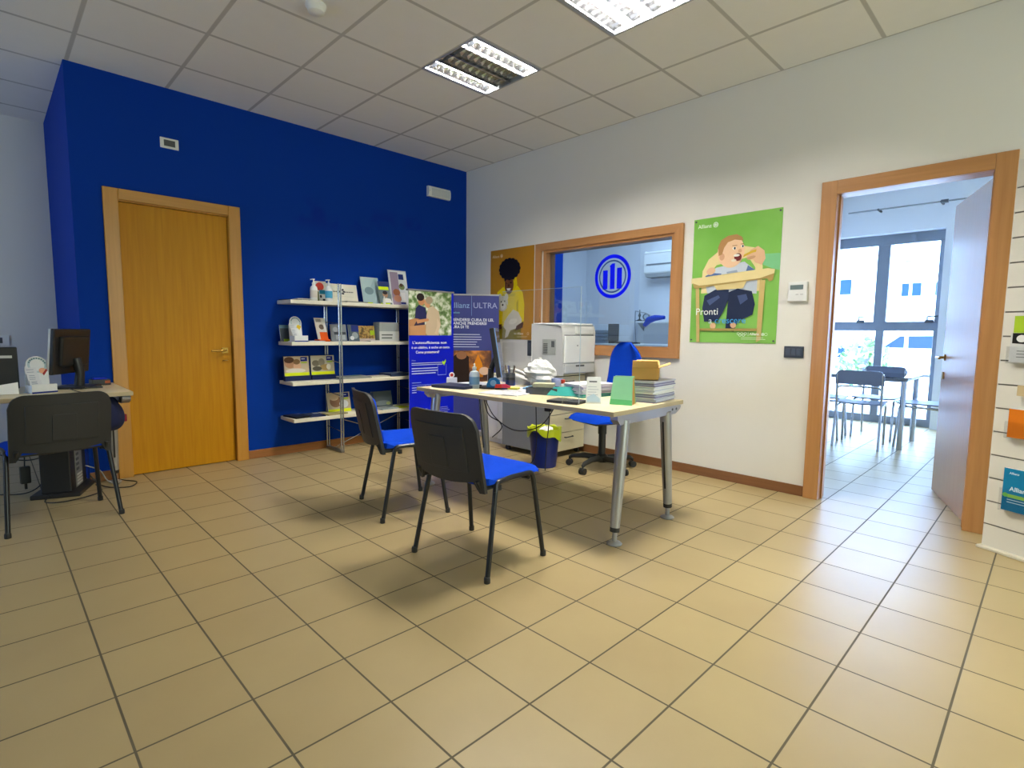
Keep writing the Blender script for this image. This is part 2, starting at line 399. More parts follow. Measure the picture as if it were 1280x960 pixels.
# blue wall with door opening
wb = MB(M_BLUE_FACE)
wb.bx(-3.38, -2.57, 0.10, 0.14, 0, 2.11).bx(-3.62, -3.37, 0, 0.12, 0, H).bx(-2.58, 0.12, 0, 0.12, 0, H).bx(-3.37, -2.58, 0, 0.12, 2.105, H)  # first box: unseen slab added behind the leaf to stop light leaking
struct(wb.done('wall_back'))
struct(MB(M_BLUE_FACE).bx(-3.62, -3.5, 0.12, 1.65, 0, H).done('wall_return'))
struct(MB(M_WHITE_WALL).bx(XL, -3.5, 1.65, 1.77, 0, H).done('wall_recess'))
wr = MB(M_WHITE_WALL)
wr.bx(0, 0.12, -1.24, 0, 0, H).bx(0, 0.12, -2.71, -1.24, 0, 1.0).bx(0, 0.12, -2.71, -1.24, 1.99, H).bx(0, 0.12, -3.86, -2.71, 0, H)
wr.bx(0, 0.12, -4.67, -3.86, 2.1, H).bx(0, 0.12, YB, -4.67, 0, H)
struct(wr.done('wall_right'))
wl = MB(M_WHITE_WALL)
wl.bx(XL-0.12, XL, YB, 1.77, 0, 1.0).bx(XL-0.12, XL, YB, 1.77, 1.7, H).bx(XL-0.12, XL, YB, -1.5, 1.0, 1.7).bx(XL-0.12, XL, -0.3, 1.77, 1.0, 1.7)
struct(wl.done('wall_left'))
wf = MB(M_WHITE_WALL); wf.bx(XL, -3.6, YB-0.12, YB, 0, H).bx(-0.4, 4.5, YB-0.12, YB, 0, H).bx(-3.6, -0.4, YB-0.12, YB, 0, 0.3).bx(-3.6, -0.4, YB-0.12, YB, 2.75, H); struct(wf.done('wall_front'))  # unseen wall; its opening is added to let fill light in
# office and far room shell
ow = MB(M_BLUE_FACE); ow.bx(0.12, 1.76, 0, 0.12, 0, H); struct(ow.done('wall_office_back'))
struct(MB(M_FAR_WALL).bx(1.64, 1.76, 0.12, 0.70, 0, H).done('wall_office_return'))
struct(MB(M_FAR_WALL).bx(1.64, 3.32, 0.70, 0.82, 0, H).done('wall_office_recess'))
struct(MB(M_FAR_WALL).bx(3.2, 3.32, -2.675, 0.70, 0, H).done('wall_office_far'))
struct(MB(M_FAR_WALL).bx(0.142, 4.5, -2.765, -2.675, 0, H).done('wall_partition'))
ff = MB(M_FAR_WALL)
ff.bx(4.2, 4.45, -4.25, -3.925, 0, H).bx(4.2, 4.45, -3.925, -2.765, 2.46, H).bx(4.2, 4.45, -6.6, -4.25, 2.46, H).bx(4.2, 4.45, -6.6, -6.4, 0, 2.46)
struct(ff.done('wall_facade'))
struct(MB(M_FAR_WALL).bx(0.12, 4.45, -6.7, -6.6, 0, H).done('wall_far_side'))
def skirting(name, segs, m=M_SKIRT):
    b = MB(m)
    for s in segs: b.bx(*s, 0, 0.075)
    struct(b.done(name, bev=0.003))
skirting('baseboard_back', [(-3.62, -3.44, -0.012, 0), (-2.51, 0, -0.012, 0)], wood('skirting_wood_x', '#8a5a2c', '#9a6432', 'X', 0.4))
skirting('baseboard_right', [(-0.012, 0, -3.775, -0.012), (-0.012, 0, YB, -4.752)])

# --- door in the blue wall
M_WOOD1 = wood('golden_wood_frame', '#b8802a', '#c48c34', 'Z'); M_WOOD1X = wood('frame_wood_yellow_lit_x', '#b8802a', '#c48c34', 'X')  # same wood as the other frames; tone carries the different light here
d1 = MB(M_WOOD1)
d1.bx(-3.445, -3.352, -0.022, 0, 0, 2.18).bx(-2.598, -2.505, -0.022, 0, 0, 2.18)
d1.use(M_WOOD1X).bx(-3.352, -2.598, -0.022, 0, 2.10, 2.18)
d1.use(M_WOOD1).bx(-3.37, -3.352, 0, 0.11, 0, 2.10).bx(-2.598, -2.58, 0, 0.11, 0, 2.10).bx(-3.352, -2.598, 0, 0.11, 2.092, 2.105)
door1 = struct(d1.done('door_1', bev=0.004))
MB(M_DOOR).bx(-3.349, -2.601, 0.022, 0.062, 0.006, 2.09).done('door_leaf', door1, bev=0.002)
hd = MB(M_BRASS); hd.smooth = False
hd.tube(fillet([(-2.655, 0.022, 0.97), (-2.655, -0.028, 0.97), (-2.77, -0.03, 0.968)], 0.02), 0.009, 10)
hd.box((-2.655, 0.018, 0.97), (0.045, 0.008, 0.045)).lathe([(0.02, 0), (0.02, 0.006)], (-2.655, 0.0155, 0.88), 16)
h_ = hd.done('handle', door1); h_['label'] = 'brass lever handle'

# --- open door in the white wall
d2 = MB(M_WOOD)
d2.bx(-0.024, 0, -3.875, -3.78, 0, 2.175).bx(-0.024, 0, -4.752, -4.657, 0, 2.175).use(M_WOODY).bx(-0.024, 0, -4.657, -3.875, 2.085, 2.175)
d2.use(M_WOOD).bx(0, 0.13, -3.875, -3.855, 0, 2.10).bx(0, 0.13, -4.675, -4.657, 0, 2.10).use(M_WOODY).bx(0, 0.13, -4.657, -3.875, 2.085, 2.10)
d2.use(M_WOOD).bx(0.04, 0.06, -3.885, -3.875, 0, 2.085).bx(0.04, 0.06, -4.657, -4.647, 0, 2.085)
d2.bx(0.13, 0.15, -3.86, -3.78, 0, 2.175).bx(0.13, 0.15, -4.752, -4.675, 0, 2.175)
door2 = struct(d2.done('door_2', bev=0.003))
ang = math.atan2(0.26, 0.775)
lf = MB(M_LEAF2).bx(0, 0.80, -0.042, 0, 0.008, 2.08)
leaf2 = lf.done('door_leaf', door2, (0.135, -4.645, 0), ang, bev=0.002)
h2 = MB(M_BRASS)
for sy in (0.002, -0.044):
    s = 1 if sy > 0 else -1
    h2.tube(fillet([(0.745, sy, 1.0), (0.745, sy+s*0.05, 1.0), (0.635, sy+s*0.05, 0.998)], 0.02), 0.009, 10)
    h2.box((0.745, sy, 1.0), (0.04, 0.01, 0.045)).box((0.745, sy, 0.87), (0.034, 0.01, 0.05))
h2o = h2.done('handle', leaf2); h2o['label'] = 'brass lever handle and lock plate'

# --- interior window with glass and logo
w1 = MB(M_WOODY)
def frame_yz(b, y0, y1, z0, z1, t, x0, x1, mh, mv):
    for (ya, yb, yc, yd, za, zb, zc, zd, m) in (): pass
    b.use(mh); b.prism([(y0, z1), (y1, z1), (y1-t, z1-t), (y0+t, z1-t)], (x0, 0, 0), (0, 1, 0), (0, 0, 1), x1-x0)
    b.prism([(y0, z0), (y0+t, z0+t), (y1-t, z0+t), (y1, z0)], (x0, 0, 0), (0, 1, 0), (0, 0, 1), x1-x0)
    b.use(mv); b.prism([(y0, z0), (y0, z1), (y0+t, z1-t), (y0+t, z0+t)], (x0, 0, 0), (0, 1, 0), (0, 0, 1), x1-x0)
    b.prism([(y1, z0), (y1-t, z0+t), (y1-t, z1-t), (y1, z1)], (x0, 0, 0), (0, 1, 0), (0, 0, 1), x1-x0)
frame_yz(w1, -2.775, -1.14, 0.945, 2.047, 0.07, -0.026, 0.0, M_WOODY, M_WOOD)
frame_yz(w1, -2.708, -1.242, 1.002, 1.988, 0.035, -0.012, 0.125, M_WOODY, M_WOOD)
frame_yz(w1, -2.775, -1.14, 0.945, 2.047, 0.07, 0.12, 0.14, M_WOODY, M_WOOD)
win1 = struct(w1.done('window_1', bev=0.004))
pane = MB(M_PANE).bx(0.055, 0.061, -2.674, -1.276, 1.036, 1.954).done('window_pane', win1)
lg = MB(); a = Art(lg, (0.0545, -1.276, 1.036), (0, -1, 0), (0, 0, 1), 1.398, 0.918, 0.0006)
lx, ly = (2.045-1.276)/1.398, (1.954-1.672)/0.918
a.ring(lx, ly, 0.200, 0.034, M_LOGO, 48); a.ring(lx, ly, 0.150, 0.014, M_LOGO2, 40)
def lpoly(pts): a.poly([(lx+p[0]/1.398, ly-p[1]/0.918) for p in pts], M_LOGO)
lpoly([(-0.026, -0.115), (0.026, -0.115), (0.026, 0.118), (-0.006, 0.118), (-0.034, 0.095), (-0.026, 0.085)])
lpoly([(-0.105, -0.115), (-0.052, -0.115), (-0.052, 0.06), (-0.105, 0.06)])
lpoly([(0.050, -0.115), (0.105, -0.115), (0.105, 0.075), (0.050, 0.075)])
lo = lg.done('logo', win1); lo['label'] = 'blue round emblem of three upright bars on the glass'

# --- facade window of the far room
MF = mat('blue_grey_window_frame', '#767c86', 0.45)
fw_ = MB(MF)
Y0, Y1 = -3.925, -2.765
fw_.bx(4.34, 4.42, Y0, Y1, 0, 0.10).bx(4.34, 4.42, Y0, Y1, 2.33, 2.46).bx(4.34, 4.42, Y0, Y0+0.06, 0.1, 2.33)
fw_.bx(4.33, 4.43, -3.36, -3.22, 1.32, 2.33).bx(4.34, 4.42, -3.345, -3.255, 0.1, 1.24).bx(4.33, 4.43, Y0, Y1, 1.22, 1.34)
fwin = struct(fw_.done('window_2', bev=0.006))
MB(M_CLEAR).bx(4.375, 4.381, Y0+0.05, Y1, 0.1, 2.33).done('window_pane', fwin)
fw_ = MB(MF)
fw_.bx(4.34, 4.42, -6.4, -4.25, 0, 0.10).bx(4.34, 4.42, -6.4, -4.25, 2.33, 2.46).bx(4.34, 4.42, -6.4, -6.34, 0.1, 2.33).bx(4.34, 4.42, -4.31, -4.25, 0.1, 2.33).bx(4.33, 4.43, -5.4, -5.26, 0.1, 2.33).bx(4.33, 4.43, -6.34, -4.31, 1.22, 1.34)
fw_.done('bay_frame', fwin, bev=0.006)
MB(M_CLEAR).bx(4.375, 4.381, -6.35, -4.30, 0.1, 2.33).done('window_pane', fwin)
for yy in (-3.82, -3.08):
    hb = MB(M_DGREY); hb.box((4.325, yy, 1.34), (0.02, 0.09, 0.04)); hb.tube(fillet([(4.32, yy+0.02, 1.35), (4.29, yy+0.02, 1.40), (4.29, yy-0.09, 1.405)], 0.015), 0.009)
    hb.done('window_handle', fwin)
# --- unseen windows: daylight from the left, rear one added as fill
fl_ = MB(mat('white_window_frame', '#d8d8d6', 0.5))
fl_.bx(XL-0.1, XL-0.03, -1.5, -1.44, 1.0, 1.7).bx(XL-0.1, XL-0.03, -0.36, -0.3, 1.0, 1.7).bx(XL-0.1, XL-0.03, -1.44, -0.36, 1.0, 1.06).bx(XL-0.1, XL-0.03, -1.44, -0.36, 1.64, 1.7)
w3 = struct(fl_.done('window_3'))
f4 = MB(mat('white_window_frame', '#d8d8d6', 0.5))
for x0 in (-3.6, -2.03, -0.46): f4.bx(x0, x0+0.06, YB-0.09, YB-0.03, 0.3, 2.75)
f4.bx(-3.6, -0.4, YB-0.09, YB-0.03, 0.3, 0.36).bx(-3.6, -0.4, YB-0.09, YB-0.03, 2.69, 2.75)
w4 = struct(f4.done('fill_window'))
MB(glass('fill_tint_pane', (0.63, 0.55, 0.40), 0.04)).bx(-3.58, -0.42, YB-0.065, YB-0.06, 0.32, 2.73).done('window_pane', w4)  # pane tint set to turn the sky into neutral fill light
# ================================================================ LUMINAIRES
M_TUBE_ON = mat('lit_fluorescent_tube', '#fffaf0', 0.5, var=0.0, emit=LAMP_TUBE)
M_TUBE_OFF = mat('unlit_fluorescent_tube', '#c9c9c6', 0.3, var=0.02)
M_REFL = mat('polished_aluminium', '#d4d6da', 0.18, metal=1.0, var=0.02)
M_HOUS = mat('aluminium_housing', '#aeb4be', 0.4, metal=0.5, var=0.02)
def luminaire(x0, y0, lit, label):
    # local origin = cell corner at ceiling height; channels run along x
    t = thing('ceiling_light', label, 'ceiling light', (x0, y0, H), 0, 'recessed louvre ceiling lights')
    b = MB(M_HOUS)
    b.bx(0.001, 0.599, 0.001, 0.599, 0.085, 0.09).bx(0.001, 0.012, 0.001, 0.599, -0.004, 0.09).bx(0.588, 0.599, 0.001, 0.599, -0.004, 0.09)
    b.bx(0.012, 0.588, 0.001, 0.03, -0.004, 0.09).bx(0.012, 0.588, 0.57, 0.599, -0.004, 0.09)
    b.done('housing', t)
    for k in range(4):
        ya = 0.03 + 0.135*k; yb = ya + 0.135
        r = MB(M_REFL); n = 10
        def f(u, v, s, ya=ya): 
            y = ya + 0.135*v; z = 0.008 + 0.062*math.sin(PI*v)**0.6 + (0.002 if s else 0)
            return (0.014 + 0.572*u, y, z)
        r.sheet(1, n, f)
        for q in range(9):
            xx = 0.05 + 0.5*q/8
            r.prism([(ya+0.004, 0.0), (yb-0.004, 0.0), (yb-0.006, 0.018), (ya+0.0675, 0.028), (ya+0.006, 0.018)], (xx, 0, 0), (0, 1, 0), (0, 0, 1), 0.0015)
        r.bx(0.014, 0.586, ya-0.003, ya+0.003, -0.003, 0.02)
        r.done('louvre', t)
        MB(M_TUBE_ON if k in lit else M_TUBE_OFF).tube([(0.02, ya+0.0675, 0.046), (0.58, ya+0.0675, 0.046)], 0.013, 12).done('tube', t)
luminaire(LAMPS[0][0], LAMPS[0][1], (0, 3), 'square louvre ceiling light with only two of four tubes lit, nearer the blue wall')
luminaire(LAMPS[1][0], LAMPS[1][1], (0, 1, 2, 3), 'square louvre ceiling light cut by the top of the picture, all tubes lit')
sd = MB(M_WHITE).lathe([(0.058, 0), (0.058, -0.012), (0.05, -0.022), (0.046, -0.04), (0.03, -0.05), (0.0, -0.052)][::-1], (0, 0, 0), 28)
tag(sd.done('smoke_detector', loc=(-2.654, -1.86, H)), 'round white smoke detector on the ceiling tiles', 'smoke detector')

# ================================================================ FITTINGS ON THE WALLS
t = thing('wall_plate', 'small white plate with dark module on the blue wall above the wooden door', 'wall plate', (-3.0, -0.0, 2.585))
MB(M_WHITE).box((0, -0.005, 0), (0.125, 0.01, 0.078)).done('plate', t, bev=0.003)
MB(M_DGREY).box((0.0, -0.012, 0), (0.075, 0.005, 0.045)).done('module', t)
t = thing('emergency_light', 'white rectangular emergency light high on the blue wall', 'emergency light', (-0.415, 0, 2.68))
def eb(u, v, s):
    x = -0.15 + 0.30*u; z = -0.055+0.11*v
    return (x, 0.0 if s else -0.045 + 0.012*abs(2*v-1)**3, z)
MB(M_WHITE).sheet(2, 8, eb).done('body', t)
MB(mat('frosted_diffuser', '#cfd2d2', 0.25)).box((0.015, -0.046, -0.005), (0.25, 0.004, 0.075)).done('diffuser', t, bev=0.002)
MB(M_DGREY).lathe([(0.004, 0), (0.004, 0.004)], (-0.135, -0.044, 0), 10).done('indicator', t)
t = thing('thermostat', 'white wall thermostat with small screen beside the open doorway', 'thermostat', (0, -3.665, 1.455))
MB(M_WHITE).box((-0.012, 0, 0), (0.024, 0.125, 0.135)).done('body', t, bev=0.004)
MB(mat('lcd_screen', '#6c7a72', 0.2)).box((-0.0245, 0.005, 0.03), (0.003, 0.085, 0.032)).done('screen', t)
for yy in (-0.03, 0.0): MB(M_LGREY).box((-0.0245, yy, -0.02), (0.003, 0.018, 0.008)).done('button', t)
def plate_yz(name, label, cat, y, z, w, h, n):
    t = thing(name, label, cat, (0, y, z))
    MB(mat('anthracite_plate', '#2b2e34', 0.35)).box((-0.005, 0, 0), (0.01, w, h)).done('plate', t, bev=0.003)
    for k in range(n):
        MB(mat('slate_rocker', '#3b4048', 0.3)).box((-0.0115, (k-(n-1)/2)*w*0.8/n, 0), (0.006, w*0.7/n, h*0.6)).done('rocker', t, bev=0.002)
plate_yz('light_switch', 'dark horizontal light switch plate below the thermostat', 'light switch', -3.66, 1.03, 0.13, 0.082, 3)
plate_yz('wall_socket', 'dark upright wall plate between the yellow poster and the printer', 'wall socket', -1.07, 0.985, 0.085, 0.165, 1)
t = thing('wall_socket', 'white socket with dark centre on the pale recessed wall, left picture edge', 'wall socket', (-4.02, 1.65, 1.03))
MB(M_WHITE).box((0, -0.006, 0), (0.12, 0.012, 0.09)).done('plate', t, bev=0.003)
MB(M_DGREY).box((-0.01, -0.0135, 0), (0.05, 0.004, 0.05)).done('outlet', t)

# ================================================================ POSTERS
def poster(name, label, y1, z0, w, h, paint, tacks=True):
    t = thing(name, label, 'poster', (-0.0015, y1, z0))
    b = MB(M_PAPER); b.bx(-0.0025, 0, -w, 0, 0, h)
    a = Art(b, (-0.0025, 0, 0), (0, -1, 0), (0, 0, 1), w, h); paint(a); b.done('sheet', t)
    if tacks:
        for (u, v) in ((0.025, 0.02), (0.975, 0.02), (0.025, 0.98), (0.975, 0.98)):
            MB(M_DGREY).tube([(-0.003, -u*w, v*h), (-0.008, -u*w, v*h)], 0.007, 12).done('tack', t)
def eagle(a, x, y, s, hx='#f4f6f4'):
    a.ring(x, y, s, s*0.2, hx, 24)
    for k, (h0, h1) in ((-1, (-0.5, 0.35)), (0, (-0.5, 0.55)), (1, (-0.5, 0.35))):
        a.rect(x+(k*0.42-0.13)*s/a.w, y-h1*s/a.h, x+(k*0.42+0.13)*s/a.w, y-h0*s/a.h, hx)
G1 = blotch_mat('green_poster_ground', [(0.3, '#72b43a'), (0.7, '#8cc65c')], 1.5)
WP, WD = '#e6d49a', '#c9b070'
def baby(a):
    a.rect(0, 0, 1, 1, G1)
    a.text('Allianz', 0.05, 0.075, 0.042, '#f2f5ea'); eagle(a, 0.265, 0.06, 0.02)
    # high chair back
    a.poly([(0.12, 0.60), (0.13, 0.42), (0.20, 0.33), (0.30, 0.28), (0.55, 0.24), (0.72, 0.27), (0.80, 0.34), (0.82, 0.42), (0.82, 0.60)], WP)
    a.poly([(0.20, 0.55), (0.22, 0.44), (0.30, 0.38), (0.66, 0.34), (0.74, 0.42), (0.75, 0.55)], G1)
    # feeding hand and sleeve
    a.poly([(0.83, 0.325), (1.0, 0.33), (1.0, 0.455), (0.93, 0.44), (0.82, 0.405)], '#7fc58c')
    a.poly([(0.64, 0.335), (0.68, 0.285), (0.76, 0.262), (0.83, 0.30), (0.845, 0.36), (0.81, 0.405), (0.74, 0.385), (0.71, 0.36), (0.66, 0.36)], '#e0b48e')
    a.ell(0.69, 0.345, 0.05, 0.012, '#c99a74', 0.2); a.poly([(0.55, 0.335), (0.70, 0.29), (0.745, 0.285), (0.74, 0.305), (0.70, 0.31), (0.555, 0.35)], '#d8b23a')
    # torso and sleeves
    a.poly([(0.20, 0.60), (0.16, 0.50), (0.20, 0.44), (0.30, 0.40), (0.62, 0.37), (0.72, 0.43), (0.77, 0.50), (0.77, 0.62)], '#c6cfda')
    a.poly([(0.16, 0.52), (0.17, 0.46), (0.25, 0.44), (0.36, 0.45), (0.36, 0.49), (0.24, 0.51)], '#4f6a9c')
    a.poly([(0.66, 0.40), (0.74, 0.44), (0.78, 0.49), (0.70, 0.50), (0.64, 0.45)], '#5c76a6')
    a.poly([(0.42, 0.44), (0.54, 0.43), (0.56, 0.47), (0.44, 0.48)], '#98a8be')
    a.ell(0.235, 0.425, 0.055, 0.028, '#e3b892', 0.3)
    # head
    a.ell(0.46, 0.285, 0.155, 0.125, '#edc6a0', 0.05); a.ell(0.36, 0.32, 0.03, 0.028, '#d8a582')
    a.poly([(0.32, 0.31), (0.31, 0.24), (0.34, 0.19), (0.42, 0.16), (0.52, 0.155), (0.58, 0.18), (0.60, 0.21), (0.50, 0.195), (0.42, 0.21), (0.38, 0.25), (0.36, 0.30)], '#b98a55')
    a.ell(0.50, 0.262, 0.022, 0.011, '#f4eee6'); a.ell(0.504, 0.262, 0.011, 0.010, '#39404c')
    a.ell(0.592, 0.252, 0.018, 0.010, '#f4eee6'); a.ell(0.594, 0.252, 0.009, 0.009, '#39404c')
    a.rect(0.475, 0.238, 0.53, 0.243, '#a87d54'); a.rect(0.57, 0.232, 0.61, 0.237, '#a87d54')
    a.ell(0.565, 0.285, 0.022, 0.014, '#dba882'); a.ell(0.545, 0.332, 0.042, 0.030, '#7a2f2c'); a.ell(0.53, 0.318, 0.035, 0.010, '#f0ece2'); a.ell(0.50, 0.355, 0.03, 0.01, '#e8dfc8')
    # legs
    a.poly([(0.15, 0.72), (0.17, 0.62), (0.30, 0.575), (0.46, 0.58), (0.46, 0.66), (0.40, 0.76), (0.34, 0.83), (0.18, 0.83)], '#2a3450')
    a.poly([(0.46, 0.60), (0.56, 0.575), (0.72, 0.60), (0.76, 0.70), (0.74, 0.78), (0.58, 0.83), (0.54, 0.91), (0.44, 0.90), (0.45, 0.76)], '#232c46')
    a.poly([(0.20, 0.66), (0.34, 0.62), (0.36, 0.64), (0.24, 0.70)], '#4c5a80'); a.poly([(0.56, 0.63), (0.66, 0.62), (0.68, 0.66), (0.60, 0.70)], '#47557c')
    a.ell(0.29, 0.865, 0.035, 0.025, '#e0b48e', 0.6); a.ell(0.53, 0.86, 0.035, 0.022, '#dcae88', -0.4)
    # chair frame
    a.poly([(0.27, 0.53), (0.66, 0.52), (0.62, 0.575), (0.32, 0.58)], '#d8c48a')
    a.poly([(0.055, 0.53), (0.10, 0.53), (0.135, 1.0), (0.095, 1.0)], WD); a.poly([(0.80, 0.52), (0.86, 0.52), (0.845, 0.97), (0.795, 0.99)], WD)
    a.poly([(0.0, 0.475), (0.16, 0.470), (0.50, 0.452), (0.88, 0.435), (0.955, 0.445), (0.95, 0.475), (0.80, 0.505), (0.40, 0.525), (0.10, 0.535), (0.0, 0.515)], WP)
    a.poly([(0.02, 0.515), (0.10, 0.535), (0.40, 0.525), (0.80, 0.505), (0.95, 0.475), (0.94, 0.525), (0.90, 0.535), (0.88, 0.51), (0.10, 0.555), (0.04, 0.56)], '#b89c5c')
    a.rect(0.13, 0.885, 0.80, 0.905, '#a89252')
    # wording
    a.text('Pronti', 0.07, 0.775, 0.075, '#f4f6ee'); a.text('a', 0.235, 0.845, 0.07, '#e8f4f4'); a.text('crescere', 0.31, 0.845, 0.07, '#4aa8e8')
    for k, dy in ((0, 0), (1, 0.012), (2, 0), (3, 0.012), (4, 0)): a.ring(0.595+0.02*k, 0.925+dy, 0.0105, 0.003, '#f0f2ea', 14)
    a.rect(0.705, 0.91, 0.708, 0.945, '#f0f2ea'); a.text('Allianz', 0.722, 0.937, 0.026, '#f4f6ee', True); eagle(a, 0.865, 0.93, 0.011); a.ring(0.90, 0.93, 0.011, 0.002, '#f0f2ea', 14)
    a.lines(0.63, 0.955, 0.30, 2, 0.012, '#dfe8c8', 0.003, 3)
poster('poster', 'green poster of a baby in a wooden high chair being fed', -2.862, 1.085, 0.672, 0.972, baby)
O1 = blotch_mat('amber_poster_ground', [(0.3, '#b27a06'), (0.7, '#c48a0c')], 1.5)
def dogman(a):
    a.rect(0, 0, 1, 1, O1)
    a.text('Allianz', 0.045, 0.085, 0.042, '#efe2c0'); eagle(a, 0.265, 0.07, 0.019, '#efe2c0')
    a.poly([(0.17, 0.80), (0.40, 0.80), (0.72, 0.80), (0.74, 1.0), (0.19, 1.0)], '#8a7a12')
    a.poly([(0.18, 0.84), (0.16, 0.55), (0.17, 0.47), (0.30, 0.42), (0.64, 0.41), (0.76, 0.49), (0.80, 0.62), (0.79, 0.82), (0.64, 0.86), (0.20, 0.85)], '#ecd20c')
    a.poly([(0.62, 0.60), (0.66, 0.56), (0.67, 0.80), (0.63, 0.82)], '#c9b006'); a.poly([(0.30, 0.50), (0.60, 0.49), (0.58, 0.52), (0.32, 0.53)], '#d4bc08')
    # head, afro
    a.poly([(0.33, 0.42), (0.35, 0.33), (0.62, 0.32), (0.64, 0.40), (0.52, 0.50), (0.42, 0.50)], '#e0c60a')
    a.ell(0.45, 0.395, 0.105, 0.105, '#6e4228')
    a.ell(0.46, 0.225, 0.235, 0.115, '#15131c')
    for i in range(16):
        t_ = 2*PI*i/16; a.ell(0.46+0.20*math.cos(t_), 0.225+0.095*math.sin(t_), 0.05, 0.028, '#15131c')
    a.poly([(0.34, 0.30), (0.40, 0.315), (0.52, 0.30), (0.58, 0.32), (0.57, 0.36), (0.55, 0.33), (0.40, 0.335), (0.35, 0.36)], '#1a1620')
    a.ell(0.405, 0.375, 0.022, 0.008, '#1a100c'); a.ell(0.50, 0.375, 0.022, 0.008, '#1a100c'); a.ell(0.45, 0.405, 0.02, 0.016, '#4a2a18')
    a.poly([(0.40, 0.435), (0.50, 0.435), (0.48, 0.46), (0.42, 0.46)], '#f0ece4')
    a.ell(0.42, 0.36, 0.03, 0.02, '#7a4a2e')
    # dog
    a.ell(0.31, 0.60, 0.13, 0.085, '#dcd8c8', 0.2); a.ell(0.25, 0.53, 0.04, 0.04, '#dcd8c8'); a.ell(0.40, 0.53, 0.045, 0.04, '#dcd8c8'); a.ell(0.32, 0.625, 0.06, 0.045, '#efece0')
    a.ell(0.28, 0.58, 0.013, 0.009, '#221e1c'); a.ell(0.36, 0.575, 0.013, 0.009, '#221e1c'); a.ell(0.315, 0.615, 0.02, 0.012, '#1c1a1a')
    a.poly([(0.48, 0.66), (0.40, 0.60), (0.44, 0.70), (0.20, 0.77), (0.22, 0.83), (0.42, 0.80)], '#ecd20c')
    a.poly([(0.36, 0.80), (0.44, 0.74), (0.56, 0.67), (0.68, 0.70), (0.76, 0.78), (0.74, 0.86), (0.62, 0.88), (0.50, 0.90), (0.44, 0.97), (0.37, 0.99), (0.40, 0.90), (0.34, 0.86)], '#d6cdbb')
    a.poly([(0.64, 0.85), (0.80, 0.80), (0.78, 0.87), (0.62, 0.90)], '#5a3420'); a.poly([(0.17, 0.84), (0.30, 0.83), (0.30, 0.89), (0.19, 0.88)], '#5a3420')
    a.ell(0.56, 0.80, 0.10, 0.03, '#e6ddcc', 0.2)
    a.text('Allianz', 0.66, 0.945, 0.034, '#f4ead0', True); a.ring(0.90, 0.935, 0.014, 0.003, '#f4ead0', 16)
    for k in range(3): a.ring(0.60+0.02*k, 0.935, 0.009, 0.0025, '#f4ead0', 12)
    a.lines(0.66, 0.962, 0.28, 2, 0.012, '#e6d4a0', 0.003, 4)
poster('poster', 'amber poster of a man in a yellow hoodie holding a white dog', -0.435, 1.072, 0.672, 0.98, dogman, False)

